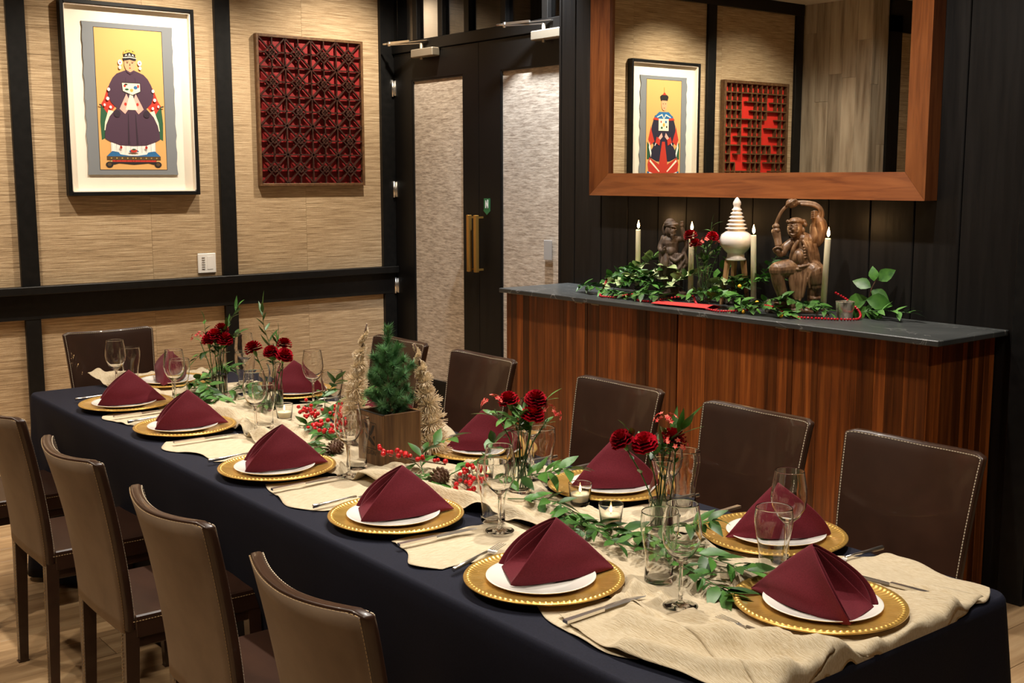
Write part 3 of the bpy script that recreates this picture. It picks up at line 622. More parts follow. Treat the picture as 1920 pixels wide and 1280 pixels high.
# ================================================================== TABLE
tx0, tx1, ty0, ty1, TT = -4.735, -1.158, 1.302, 2.205, .765
tb = thing('dining_table', 'long rectangular banquet table hidden under the dark cloth', 'table', (0, 0, 0))
MB().box(tx0+.01, tx1-.01, ty0+.01, ty1-.01, .735, .757).obj('tabletop', 'boxwood', tb)
for xx in (tx0+.35, (tx0+tx1)/2, tx1-.35):
    for yy in (ty0+.2, ty1-.12): MB().tube([(xx, yy, 0), (xx, yy, .735)], .016, 10).obj('leg', 'steel', tb)
def tablecloth():
    r = .03; per = []
    def arc(cx, cy, a0):
        return [(cx+r*cos(a0+pi/2*i/5), cy+r*sin(a0+pi/2*i/5), cos(a0+pi/2*i/5), sin(a0+pi/2*i/5), 1) for i in range(6)]
    def seg(p, q, nx, ny, n): return [(p[0]+(q[0]-p[0])*i/n, p[1]+(q[1]-p[1])*i/n, nx, ny, 0) for i in range(1, n)]
    x0, x1, y0, y1 = tx0, tx1, ty0, ty1
    per += arc(x1-r, y1-r, 0)+seg((x1-r, y1), (x0+r, y1), 0, 1, 110)+arc(x0+r, y1-r, pi/2)+seg((x0, y1-r), (x0, y0+r), -1, 0, 30)+arc(x0+r, y0+r, pi)+seg((x0+r, y0), (x1-r, y0), 0, -1, 110)+arc(x1-r, y0+r, 3*pi/2)+seg((x1, y0+r), (x1, y1-r), 1, 0, 30)
    N = len(per); vs = []; fs = []
    levels = [(0, 0), (.004, .0035), (.008, .010), (.0095, .02)]+[(None, .02+.725*(i/18)) for i in range(1, 19)]
    s = 0; arcl = []
    for i, p in enumerate(per): arcl.append(s); q = per[(i+1) % N]; s += sqrt((p[0]-q[0])**2+(p[1]-q[1])**2)
    for off, dz in levels:
        for i, (x, y, nx, ny, c) in enumerate(per):
            a = arcl[i]; t = max(0, (dz-.02)/.725)
            if off is None:
                wv = .5*sin(a*11+.7*sin(a*3.1))+.35*sin(a*19+1.3+1.5*t)+.25*sin(a*6.3+2)
                corner = min(1, max(0, 1-min(sqrt((x-X)**2+(y-Y)**2) for X in (x0, x1) for Y in (y0, y1))/.28))
                o_ = .0095+t**.8*(.016*wv)+corner*t*.085*(.6+.4*sin(a*30))
                if ny == -1 or (c and ny < -.5): o_ -= .105*min(1, t*1.9)**1.2*(1-corner)
                if c == 0 and ny == 1: o_ += .012*t
            else: o_ = off
            vs.append((x+nx*o_, y+ny*o_, TT-dz))
    L_ = len(levels)
    for l in range(L_-1):
        for i in range(N): fs.append((l*N+i, (l+1)*N+i, (l+1)*N+(i+1) % N, l*N+(i+1) % N))
    fs.append(tuple(range(N)))
    b = MB().add(vs, fs, 0, True); b.sm[-1] = False
    o = b.obj('tablecloth', 'cloth'); solid(o, .002, -1); return tag(o, 'long dark navy tablecloth hanging to the floor over the banquet table', 'tablecloth')
tablecloth()
# item positions (used to keep the gauze low under things)
FRONT = [(-1.785, 1.492), (-2.362, 1.497), (-2.98, 1.487), (-3.675, 1.50), (-4.20, 1.492)]
BACK = [(-1.676, 2.10), (-2.234, 2.10), (-2.791, 2.085), (-3.39, 2.09), (-4.02, 2.085)]
ENDS = [(-1.338, 1.822), (-4.555, 1.80)]
ITEMS = []
def fn2(x, y, s=1, o=0): return noise.noise(Vector((x*s+o, y*s-o*.7, o*1.3)))
GRID = {}
def flatf(x, y):
    if not GRID:
        for it in ITEMS:
            for gx in range(int((it[0]-it[2]-.03+9)*20), int((it[0]+it[2]+.03+9)*20)+1):
                for gy in range(int((it[1]-it[2]-.03)*20), int((it[1]+it[2]+.03)*20)+1): GRID.setdefault((gx, gy), []).append(it)
    f = 1
    for (px_, py_, rr) in GRID.get((int((x+9)*20), int(y*20)), ()):
        d = sqrt((x-px_)**2+(y-py_)**2)
        if d < rr+.03: f = min(f, max(0, (d-rr)/.03))
    return f*f*(3-2*f)
TG = TT+.0022
WG = [(-1.507, 1.609), (-2.113, 1.629), (-2.787, 1.612), (-3.453, 1.65), (-4.074, 1.63), (-4.46, 1.55), (-1.538, 2.005-.03), (-1.955, 2.03), (-2.52, 2.06), (-3.74, 2.02), (-4.33, 2.03)]
TU = [(-1.633, 1.677), (-2.185, 1.664), (-2.845, 1.672), (-3.52, 1.715), (-4.20, 1.70), (-4.62, 1.665), (-1.505, 1.885), (-1.975, 2.115), (-2.405, 2.00), (-3.60, 2.02), (-4.22, 1.98)]
VA = [(-1.885, 1.94), (-2.357, 1.885), (-3.76, 1.875), (-4.166, 1.845)]
for (a, b) in FRONT+BACK+ENDS: ITEMS.append((a, b, .165))
for (a, b) in WG: ITEMS.append((a, b, .034))
for (a, b) in TU: ITEMS.append((a, b, .028))
for (a, b) in VA: ITEMS.append((a, b, .032))
ITEMS += [(-2.895, 1.81, .10), (-2.74, 1.90, .06), (-3.10, 1.87, .06), (-3.59, 1.84, .035), (-3.0, 1.90, .03), (-2.50, 1.865, .035), (-2.17, 1.945, .035), (-1.985, 1.885, .035)]
RID = [([(-2.75, 1.60), (-2.32, 1.70), (-2.0, 1.63), (-1.75, 1.57), (-1.5, 1.50)], .024, .020), ([(-2.3, 1.745), (-2.05, 1.70), (-1.78, 1.655), (-1.6, 1.58)], .016, .016), ([(-3.55, 1.60), (-3.3, 1.62), (-3.05, 1.60), (-2.8, 1.63)], .020, .022),
       ([(-4.15, 1.66), (-3.95, 1.64), (-3.72, 1.69), (-3.45, 1.58)], .032, .028), ([(-3.9, 1.72), (-3.6, 1.66), (-3.3, 1.70)], .018, .018), ([(-1.75, 1.92), (-1.5, 1.985), (-1.3, 2.03), (-1.13, 2.0)], .024, .024), ([(-2.3, 1.98), (-2.0, 1.93), (-1.75, 1.95)], .014, .02),
       ([(-1.5, 1.46), (-1.34, 1.50), (-1.24, 1.58), (-1.13, 1.66)], .030, .030), ([(-1.42, 1.38), (-1.27, 1.42), (-1.16, 1.52)], .026, .022), ([(-1.35, 1.60), (-1.22, 1.63), (-1.13, 1.60)], .018, .018), ([(-3.0, 1.66), (-2.7, 1.70), (-2.45, 1.76)], .012, .02), ([(-2.62, 2.0), (-2.6, 2.1)], .03, .03), ([(-3.12, 2.0), (-3.08, 2.12)], .045, .045), ([(-1.97, 2.0), (-1.9, 2.1)], .010, .03)]
def ridge(x, y):
    h = 0
    for P, a, w_ in RID:
        best = 9
        for (ax, ay), (bx_, by) in zip(P, P[1:]):
            dx, dy = bx_-ax, by-ay; t = max(0, min(1, ((x-ax)*dx+(y-ay)*dy)/(dx*dx+dy*dy))); d = (x-ax-t*dx)**2+(y-ay-t*dy)**2
            if d < best: best = d
        if best < 9*w_*w_: h = max(h, a*exp(-best/(w_*w_))*(1+.35*fn2(x, y, 9, 2)))
    return h
def bend(x, y, z):
    if x > tx1-.008: e = x-(tx1-.008); return (tx1-.008+min(e, .014), y, z-max(0, e-.006)*.98)
    return (x, y, z)
for (sx_, sy_), fa, kd, fd in [(p, pi/2, .03*(-1)**i, .35 if i == 0 else .04) for i, p in enumerate(FRONT)]+[(p, -pi/2, .03, -.04) for p in BACK]+[(ENDS[0], pi, .12, .02), (ENDS[1], 0, .05, .05)]:
    for s_, dv in ((1, kd), (-1, fd)):
        cx_, cy_ = sx_+sin(fa)*.205*s_, sy_-cos(fa)*.205*s_
        for q in range(-5, 5): ITEMS.append((cx_+cos(fa+dv)*.022*q, cy_+sin(fa+dv)*.022*q, .012))
def runner():
    x0, x1 = -4.79, -1.125; nx, ny = 460, 90
    def cen(x): return 1.765+.03*sin(x*2.1)+.02*sin(x*5.3+1)
    def hw(x):
        f = .155+.03*sin(x*3.7)+.02*sin(x*7.9+2)
        if x > -1.75: f += (x+1.75)*.28
        if x < -4.3: f += .05*(-4.3-x)*2
        return f
    def P(i, j):
        x = x0+(x1-x0)*i; v = -1+2*j; y = cen(x)+v*hw(x)
        xx = x+.02*fn2(x, y, 9, 4)
        if x > -1.75: x += .03*sin(v*5)*(x+1.75)/.57
        # long folds
        ph = v*7.0+1.5*fn2(x*.8, v, 1.2, 2)+.8*sin(x*1.7)
        f = (max(0, sin(ph))**2*.028+max(0, sin(ph*1.9+2))**2*.014)*(.35+.65*abs(fn2(x, 0, 1.7, 9))*1.6+.1)
        f += .0035*(1+fn2(x, y, 22, 1))+.002*fn2(x, y, 55, 3)
        f += ridge(x, y)
        m = flatf(x, y); z = TG+.0030+f*m+.0006*(1+fn2(x, y, 60, 5))
        if x < -4.42:
            k = min(1, (-4.42-x)/.25)*max(0, 1-abs(y-1.60)/.34); z += .038*k*k*(1+.4*sin(x*30+y*17))*m
        return bend(x, min(y, 2.19), z)
    o = MB().grid(P, nx, ny).obj('table_runner', 'gauze', None, fix=False); solid(o, .0012, 1)
    tag(o, 'long rumpled beige gauze runner folded down the middle of the table', 'table runner')
runner()
STR = []
def strip(xc, w, y0, y1, sk, label, front):
    n1, n2 = 46, 60; rg = random.Random(int(xc*100)); a = [rg.uniform(-1, 1) for _ in range(6)]
    def P(i, j):
        y = y0+(y1-y0)*j; e = (1-j) if front else j
        ww = w*(1+.10*sin(y*9+a[0]*3)); x = xc+sk*(y-(y0+y1)/2)+(i-.5)*ww+.012*sin(y*23+a[1]*5)
        yy = y
        if front: yy = y-(1-j)**6*(.03*cos((i-.5)*5+a[2])+.012*sin(i*9+a[3]))
        else: yy = y+j**6*(.02*cos((i-.5)*5+a[2])-.01)
        m = flatf(x, yy); z = TG-.0006+.0012*(1+fn2(x, yy, 30, 2))+m*(.004*max(0, sin((i)*9+a[4]*3+y*6))+(0 if front else ridge(x, yy)))
        return (x, yy, z)
    o = MB().grid(P, n1, n2).obj('gauze_strip', 'gauzey', None, fix=False); solid(o, .0009, 1)
    tag(o, label, 'table runner', 'beige gauze strips laid across the table')
ordn = ['nearest the camera', 'second from the near end', 'third from the near end', 'fourth from the near end', 'at the far end']
for n, (xc, w, sk) in enumerate(((-1.50, .30, .25), (-2.08, .26, .18), (-2.68, .30, .22), (-3.33, .34, .2), (-3.94, .25, .15))):
    strip(xc, w, 1.375, 1.72, sk, 'beige gauze strip crossing the camera side table edge, '+ordn[n], True)
for n, (xc, w, sk) in enumerate(((-1.95, .25, .1), (-2.49, .27, .1), (-3.08, .34, .05), (-3.70, .28, .05), (-4.30, .25, 0))):
    strip(xc, w, 1.83, 2.150, sk, 'beige gauze strip on the sideboard side table edge, '+ordn[n], False)
# near-end wing of gauze spreading toward the right corner
def wing(A, B_, E_, D_, label, bulge, seed):
    A, B_, D_, E_ = (Vector(q) for q in (A, B_, D_, E_))
    def P(i, j):
        p = A.lerp(E_, i).lerp(B_.lerp(D_, i), j); x, y = p; x += .012*sin(j*9+seed)*i; y += .008*sin(i*8+seed)-bulge*sin(pi*i)*(1-j)
        m = flatf(x, y); f = .010*max(0, sin(j*7.5+.6+seed))**2*(1-.3*i)+ridge(x, y)
        return bend(x, y, TG+.0048+.0014*(1+fn2(x, y, 30, 2))+.0025*fn2(x, y, 14, seed)*m+m*f)
    o = MB().grid(P, 90, 70).obj('gauze_strip', 'gauze', None, fix=False); solid(o, .0009, 1)
    tag(o, label, 'table runner', 'beige gauze strips laid across the table')
wing((-1.62, 2.0), (-1.42, 2.190), (-1.105, 1.93), (-1.18, 2.155), 'loose beige gauze flap spread over the near right table corner', 0, 0)
wing((-1.62, 1.385), (-1.62, 1.66), (-1.16, 1.40), (-1.115, 1.74), 'crumpled beige gauze spilling over the table corner nearest the camera', .03, 2)
# ================================================================== TABLEWARE
ch_ = MB()
def rope(r, z, a):
    if .154 < r < .166 and z > .012: k = .5+.5*cos(a*84); return r, z+.0026*k
    return r, z
ch_.lathe([(0, .0022), (.098, .0022), (.104, .0040), (.114, .0075), (.150, .0100), (.155, .0122), (.1585, .0128), (.162, .0132), (.1645, .0120), (.167, .0135), (.169, .0110), (.166, .0085), (.150, .0070), (.114, .0030), (.104, 0), (0, 0)], 336, fn=rope)
charger_me = ch_.mesh('charger_plate', 'gold')
plate_me = MB().lathe([(0, .004), (.066, .004), (.072, .0055), (.108, .0125), (.1145, .0145), (.1155, .0135), (.110, .0105), (.070, .001), (.064, 0), (0, 0)], 72).mesh('dinner_plate', 'china')
def napkin_mesh():
    b = MB(); T = Vector((.128, 0, .004)); A = Vector((.010, 0, .120)); n = 14
    for lay, (sp, hh, mi) in enumerate(((.060, 1, 0), (.046, .955, 0))):
        for s in (-1, 1):
            Fp = Vector((-.100+lay*.008, s*sp, .001)); Ap = A+Vector((lay*-.002, 0, -lay*.006)); Tp = T-Vector((lay*.012, 0, 0))
            def P(i, j, s=s, Fp=Fp, Ap=Ap, Tp=Tp, lay=lay):      # i: 0 tip..1 open edge, j: 0 base..1 ridge
                base = Tp.lerp(Fp, i); top = Tp.lerp(Ap, i); p = base.lerp(top, j)
                bul = 4*j*(1-j)*i*.021+sin(pi*i)*(1-j)*.016
                p = p+Vector((0, s*bul, 0)); p.z += .010*sin(pi*j)*i*0
                p.z += (.004*(1-abs(2*i-1)))*(j > .9)
                e = max(0, i-.8)/.2; p.y += s*.010*e*e*sin(pi*j); p.x -= .014*e*sin(pi*j)
                p.z = max(p.z, .0012)
                p.y += s*(.0025*sin(9*i+4*j+s)*sin(pi*j))
                r = max(0, 1-j)**4; p.z = p.z if i < .97 else p.z+.004*r
                return p
            b.grid(P, n, n)
    # inner folded layer that closes the pocket with a U
    def U(i, j):
        # i across -1..1, j from ridge 0 to floor 1
        s = -1+2*i; Fp = Vector((-.094, s*.052, .004)); Ap = Vector((.006, 0, .113)); p = Ap.lerp(Fp, j)
        p.x += .060*(1-s*s)*sin(pi*min(1, j*1.02))**.8; p.z = max(p.z, .0015)
        return p
    b.grid(U, 16, 14)
    return b.mesh('folded_napkin', 'napkin')
nap_me = napkin_mesh()
def fork_mesh():
    b = MB(); z = .004
    b.tube([(0, 0, .003), (.05, 0, .0035), (.10, 0, .006), (.13, 0, .0055)], [.0055, .0048, .0028, .003], 8)
    def pl(i, j): x = .128+.030*i; h = (.0035+.0085*sin(min(1, i*1.2)*pi/2)); return (x, (j-.5)*2*h, .006-.006*sin(i*pi*.8))
    b.grid(pl, 8, 6)
    for k in (-1.5, -.5, .5, 1.5): b.beam((.157, k*.0058, .0028), (.198, k*.0055, .006), .003, .0014, w2=.0015)
    return b.mesh('fork', 'steel')
def knife_mesh():
    b = MB(); b.beam((0, 0, .004), (.10, 0, .004), .013, .006, w2=.010); pts = []
    def bl(i, j): x = .10+.115*i; w_ = .0065+.0035*sin(pi*min(1, i*.95+.1)); w_ *= 1 if i < .85 else max(.15, 1-(i-.85)/.15*.9); return (x, -.005+j*2*w_*.9, .004+.0008*(1-abs(2*j-1)))
    b.grid(bl, 14, 4); b.grid(lambda i, j: (lambda p: (p[0], p[1], .0028))(bl(i, j)), 14, 4)
    return b.mesh('knife', 'steel')
fork_me, knife_me = fork_mesh(), knife_mesh()
def setting(x, y, face, who, npr, drop=''):
    """face: direction angle toward table centre"""
    ch_z = TG+.0075
    tag(link('charger_plate', charger_me, None, (x, y, ch_z)), 'gold charger plate with beaded rim, '+who, 'charger', 'gold beaded charger plates')
    dx, dy = cos(face)*.008, sin(face)*.008
    tag(link('dinner_plate', plate_me, None, (x-dx, y-dy, ch_z+.0026)), 'round white plate on gold charger, '+who, 'plate', 'white plates on the chargers')
    o = link('folded_napkin', nap_me, None, (x-dx*.5+npr[1], y-dy*.5+npr[2], ch_z+.0075), (0, 0, npr[0]), scale=1.06); solid(o, .0022, 0); subsurf(o, 1)
    tag(o, 'burgundy napkin folded into a pyramid, '+who, 'napkin', 'burgundy pyramid napkins')
    rx, ry = sin(face), -cos(face)   # right hand side of the diner
    cz = TG+.0085
    for kk, (me, nm, s, c) in enumerate(((knife_me, 'knife', 1, 'knife'), (fork_me, 'fork', -1, 'fork'))):
        if nm in drop: continue
        off = .205*s; px_, py_ = x+rx*off, y+ry*off
        dv = npr[3+kk]; an = face+dv
        px_ -= cos(an)*.122; py_ -= sin(an)*.122
        tag(link(nm, me, None, (px_, py_, cz+.001), (0, 0, an)), 'stainless %s %s of the charger, %s' % (nm, 'right' if s == 1 else 'left', who), c, 'table '+nm+'s' if nm == 'fork' else 'table knives')
fl_names = ['camera side, first place from the near end', 'camera side, second place from the near end', 'camera side, third place from the near end', 'camera side, fourth place from the near end', 'camera side, farthest place']
bk_names = ['sideboard side, first place from the near end', 'sideboard side, second place, beside the nearest vase', 'sideboard side, third place, right of the champagne trees', 'sideboard side, behind the champagne trees', 'sideboard side, farthest place']
naps = [(1.10, -.004, .05), (1.12, 0, .035), (1.15, .0, .035), (1.18, 0, .03), (1.18, 0, .03)]
for n, (x, y) in enumerate(FRONT): setting(x, y, pi/2, fl_names[n], (naps[n][0], naps[n][1], naps[n][2]-.02, .03*(-1)**n, .35 if n == 0 else .04))
for n, (x, y) in enumerate(BACK): setting(x, y, -pi/2, bk_names[n], (-pi/2-.35+.1*(n % 2), 0, .01, .03, -.04))
setting(*ENDS[0], pi, 'near end place beside the right corner', (pi+.22, .0, -.02, .12, .02))
setting(*ENDS[1], 0, 'far head place in front of the lone chair', (-.55, .0, .0, .05, .05), drop='')
tag(link('knife', knife_me, None, (-1.425, 2.035, TG+.0055), (0, 0, .35)), 'short stainless knife handle beside the near right gauze flap', 'knife') if False else None
# glasses
def shell(out, inn): return out+inn[::-1]
wine_me = MB().lathe([(0, .0005), (.030, .0005), (.0345, .0012), (.0345, .0022), (.026, .0040), (.010, .0070), (.0045, .012), (.0038, .03), (.0038, .075), (.0048, .088), (.012, .095), (.026, .108), (.036, .128), (.0392, .148), (.0375, .172), (.0335, .196), (.0320, .2065), (.0318, .2080), (.0312, .2085), (.0307, .2080), (.0308, .2065), (.0324, .196), (.0362, .172), (.0380, .148), (.0348, .128), (.025, .1105), (.012, .0985), (0, .0965)], 48).mesh('wine_glass', 'glass')
tum_me = MB().lathe([(0, .0005), (.0285, .0005), (.0305, .003), (.0300, .012), (.0285, .035), (.0300, .060), (.0360, .092), (.0400, .118), (.0400, .134), (.0383, .1485), (.0380, .1505), (.0375, .151), (.0370, .1505), (.0371, .1485), (.0390, .134), (.0390, .118), (.0350, .092), (.0290, .060), (.0275, .035), (.0285, .016), (.0265, .0118), (.022, .0102), (0, .010)], 48).mesh('tumbler', 'glass')
wn = ['in front of the nearest camera side charger', 'in front of the second camera side charger', 'left of the wooden planter box', 'in front of the fourth camera side charger', 'in front of the farthest camera side charger', 'in front of the lone head chair', 'behind the near end napkin', 'behind the nearest carnation vase', 'behind the second carnation vase from the near end', 'behind the third carnation vase from the near end', 'beside the farthest carnation vase']
for n, (x, y) in enumerate(WG): tag(link('wine_glass', wine_me, None, (x, y, TG+.008)), 'empty stemmed wine glass '+wn[n], 'glass', 'stemmed wine glasses')
for n, (x, y) in enumerate(TU): tag(link('tumbler', tum_me, None, (x, y, TG+.008)), 'empty clear water tumbler '+wn[n], 'glass', 'clear water tumblers')
# ================================================================== PLANTS
def leaf_mesh(L, W, mat_, curl=.15, name='leaf', n=5):
    b = MB(); vs = []; fs = []
    prof = [(0, .05), (.18, .62), (.40, 1.0), (.62, .86), (.83, .45), (1, .02)]
    for t, w_ in prof:
        z = -curl*L*t*t
        vs += [(t*L, -w_*W/2, z+.10*W*w_), (t*L, 0, z), (t*L, w_*W/2, z+.10*W*w_)]
    for i in range(len(prof)-1):
        a = i*3; fs += [(a, a+3, a+4, a+1), (a+1, a+4, a+5, a+2)]
    b.add(vs, fs, 0, True); return b.mesh(name, mat_, fix=False)
LF = {'m': [leaf_mesh(.058, .024, 'leaf', c) for c in (.05, .22, .4)], 's': [leaf_mesh(.044, .018, 'leaf', c) for c in (.1, .3)], 'l': [leaf_mesh(.058, .022, 'leaflt', c) for c in (.1, .3)],
      'c': [leaf_mesh(.070, .040, 'leafcr', c) for c in (.1, .3)], 'b': [leaf_mesh(.115, .062, 'leaf', c) for c in (.1, .25)], 't': [leaf_mesh(.075, .015, 'leaf', c) for c in (-.15, .1)], 'f': [leaf_mesh(.05, .007, 'stem', c) for c in (.1, .4)]}
def orient(p, d, up=Vector((0, 0, 1)), roll=0, s=1):
    d = Vector(d).normalized(); y = up.cross(d)
    if y.length < .05: y = Vector((0, 1, 0)).cross(d)
    y.normalize(); z = d.cross(y); m = Matrix((d, y, z)).transposed()
    m = m @ Matrix.Rotation(roll, 3, 'X') @ Matrix.Scale(s, 3); m = m.to_4x4(); m.translation = p; return m
def sprig(pts, nl, kinds, rg, label, group, cat='greenery', name='greenery_sprig', s=1, droop=.1, floor=None, sr=.0016, spread=1, u0=.12):
    """pts: world control points of the stem"""
    base = Vector(pts[0]); P = [Vector(p)-base for p in pts]
    t = thing(name, label, cat, base, 0, group)
    Q = []
    for i in range(len(P)-1):
        a, b, c, d = P[max(i-1, 0)], P[i], P[i+1], P[min(i+2, len(P)-1)]
        for k in range(6):
            u = k/6; Q.append(.5*((2*b)+(c-a)*u+(2*a-5*b+4*c-d)*u*u+(3*b-a-3*c+d)*u**3))
    Q.append(P[-1])
    MB().tube(Q, [sr*(1-.5*i/len(Q)) for i in range(len(Q))], 5).obj('stem', 'stem', t)
    for k in range(nl):
        u = (u0+(1-u0)*(k+.5)/nl)*(len(Q)-1); i = min(int(u), len(Q)-2); p = Q[i].lerp(Q[i+1], u-i); d = (Q[i+1]-Q[i]).normalized()
        side = d.cross(Vector((0, 0, 1))); side = side.normalized() if side.length > .1 else Vector((1, 0, 0))
        upv = side.cross(d)
        sg_ = 1 if k % 2 else -1; a = rg.uniform(-.9, 1.1)
        dd = d*rg.uniform(.35, .9)+side*sg_*rg.uniform(.5, 1)*spread+upv*(a*.55-droop)
        if k == nl-1: dd = d
        sc = s*rg.uniform(.75, 1.15)
        if floor is not None:
            zt = base.z+p.z+dd.normalized().z*.055*sc
            if zt < floor+.004: dd.z = max(0.02, dd.z+(floor+.004-zt)/.055)
        me = rg.choice(LF[rg.choice(kinds)])
        link('leaf', me, t, mw=orient(p+d*0, dd, roll=rg.uniform(-.6, .6), s=sc))
    return t
def bloom_mesh(R, m, name='bloom', seed=1, layers=6):
    b = MB(); rg = random.Random(seed)
    for l in range(layers):
        el = -.25+1.45*l/(layers-1); n = 30; nr_ = 4; ph = rg.random()*6
        def P(i, j, el=el, ph=ph, l=l):
            a = 2*pi*i; rr = R*(.12+.88*j)*(1-.10*l/layers); w_ = sin(a*7+ph)*.5+sin(a*12+ph*2)*.5
            e = el+.16*w_*j
            return (rr*cos(e)*cos(a)*(1+.07*w_*j), rr*cos(e)*sin(a)*(1+.07*w_*j), rr*sin(e)+R*.1)
        b.grid(P, n, nr_)
    return b.mesh(name, m, fix=False)
BL = [bloom_mesh(.026, 'carn', seed=s) for s in (1, 2, 3)]
def floret_mesh(seed):
    b = MB(); rg = random.Random(seed)
    for k in range(16):
        c = Vector((rg.uniform(-1, 1), rg.uniform(-1, 1), rg.uniform(.2, 1))); c = c.normalized()*.022*Vector((1, 1, .7)).length/1.4
        d = c.normalized(); x = d.orthogonal().normalized(); y = d.cross(x); r = .0062; n = 10
        vs = [c]+[c+(x*cos(2*pi*i/n)+y*sin(2*pi*i/n))*(r if i % 2 else r*.55)+d*.0015 for i in range(n)]
        b.add(vs, [(0, 1+i, 1+(i+1) % n) for i in range(n)], 0)
    return b.mesh('florets', 'sweet', fix=False)
FM = [floret_mesh(5), floret_mesh(6)]
cal_me = MB().lathe([(0, -.022), (.004, -.021), (.0065, -.012), (.0072, 0), (.006, .004), (0, .004)], 10).mesh('calyx', 'leaflt')
def flower(base, top, kind, rg, label, group, s=1):
    base = Vector(base); top = Vector(top); rel = top-base
    t = thing('carnation' if kind == 'c' else 'cluster_flower', label, 'flower', base, 0, group)
    mid = rel*.55+Vector((rg.uniform(-.008, .008), rg.uniform(-.008, .008), .01)); d = (rel-mid).normalized()
    MB().tube([(0, 0, 0), mid*.5, mid, rel-d*.02*s], .0017, 6).obj('stem', 'stem', t)
    if kind == 'c':
        link('calyx', cal_me, t, mw=orient_z(rel-d*.004, d, s)); link('bloom', rg.choice(BL), t, mw=orient_z(rel, d, s*rg.uniform(1.1, 1.3)))
    else: link('florets', rg.choice(FM), t, mw=orient_z(rel-d*.01, d, s*1.2))
    for k in range(3 if kind == 'c' else 6):
        p = mid.lerp(rel, rg.uniform(.0, .85)); a = rg.uniform(0, 6.28); link('leaf', rg.choice(LF[rg.choice('fls')]), t, mw=orient(p, (cos(a), sin(a), rg.uniform(.2, 1)), s=rg.uniform(.5, .9)))
    return t
def orient_z(p, d, s=1):
    m = Vector(d).to_track_quat('Z', 'Y').to_matrix() @ Matrix.Scale(s, 3); m = m.to_4x4(); m.translation = p; return m
vase_me = MB().lathe([(0, 0), (.027, 0), (.030, .003), (.0305, .02), (.0305, .092), (.028, .108), (.0215, .128), (.0195, .142), (.0215, .158), (.0260, .1705), (.0265, .172), (.0260, .1726), (.0255, .172), (.0250, .1705), (.0203, .158), (.0180, .142), (.0200, .128), (.0265, .108), (.0290, .092), (.0290, .02), (.027, .008), (0, .007)], 40).mesh('bud_vase', 'glass')
wat_me = MB().lathe([(0, .0085), (.026, .0085), (.0282, .02), (.0282, .075), (0, .0752)], 32).mesh('water', 'water')
def vase(x, y, z, label, fl, gr, seed, who):
    rg = random.Random(seed)
    v = thing('bud_vase', label, 'vase', (x, y, z), 0, 'clear glass bud vases'); link('glass_body', vase_me, v); link('water', wat_me, v)
    rim = Vector((x, y, z))
    for k, (kd, dx, dy, dz) in enumerate(fl):
        a = k*2.4; b0 = (x+.012*cos(a), y+.012*sin(a), z+.012)
        flower(b0, (x+dx, y+dy, z+dz), kd, rg, who[k], None)
    for k, (pts, nl, kinds, s, lb) in enumerate(gr):
        a = k*1.7+1; b0 = (x+.014*cos(a), y+.014*sin(a), z+.014)
        sprig([b0, (x+.006*cos(a), y+.006*sin(a), z+.13)]+[(x+p[0], y+p[1], z+p[2]) for p in pts], int(nl*1.7), kinds, rg, lb, None, s=s*1.15, droop=-.1, u0=.45)
# image-right direction is (+.62,+.785), toward camera (+.75,-.62)
def R_(r, t=0): return (.62*r+.7*t*.75, .785*r-.62*t*.75)
def F(kd, r, z, t=0): return (kd, *R_(r, t), z)
def S(pts, nl, kinds, s, lb): return ([(*R_(r, t), z) for r, z, t in pts], nl, kinds, s, lb)
VZ = TG+.008
vase(*VA[0], VZ, 'glass bud vase of red carnations nearest the camera', [F('c', -.095, .218, .02), F('c', -.042, .212, .04), F('c', .025, .212, -.02), F('f', .03, .215, .03), F('f', .01, .262, -.03)],
     [S([(0, .19, 0), (.03, .225, .0), (.045, .245, .0)], 7, 'tt', 1.0, 'upright narrow green leaves behind the nearest red carnations'), S([(-.02, .185, .02), (-.05, .21, .02), (-.09, .255, .02)], 4, 's', .8, 'budding green stem left in the nearest vase'), S([(.0, .18, 0), (-.01, .20, .03), (.02, .205, .02)], 10, 's', .55, 'small bushy green leaves under the nearest carnations')], 1,
     ['dark red carnation at far left of the nearest vase', 'large open red carnation in the middle of the nearest vase', 'dark red carnation low at right of the nearest vase', 'coral cluster flower at the front of the nearest vase', 'coral cluster flower at the back of the nearest vase'])
vase(*VA[1], VZ, 'glass bud vase second from the camera, right of the champagne trees', [F('c', -.028, .245, 0), F('c', .042, .248, .01), F('c', .035, .210, .03), F('f', -.075, .245, .02), F('f', .085, .215, 0)],
     [S([(0, .185, 0), (-.03, .205, .02), (-.085, .215, .03)], 7, 'l', .8, 'light green leafy stem leaning left in the second vase'), S([(.0, .185, 0), (.03, .215, 0), (.075, .255, 0)], 7, 'l', .7, 'light green leafy stem leaning right in the second vase'), S([(.0, .17, 0), (.0, .20, .03), (.01, .225, .02)], 12, 'l', .7, 'dense light green leaves in the middle of the second vase')], 2,
     ['flat dark red carnation at upper left of the second vase', 'dark red carnation topmost of the second vase', 'red carnation in the middle of the second vase', 'coral cluster flower at left of the second vase', 'small coral cluster flower at right of the second vase'])
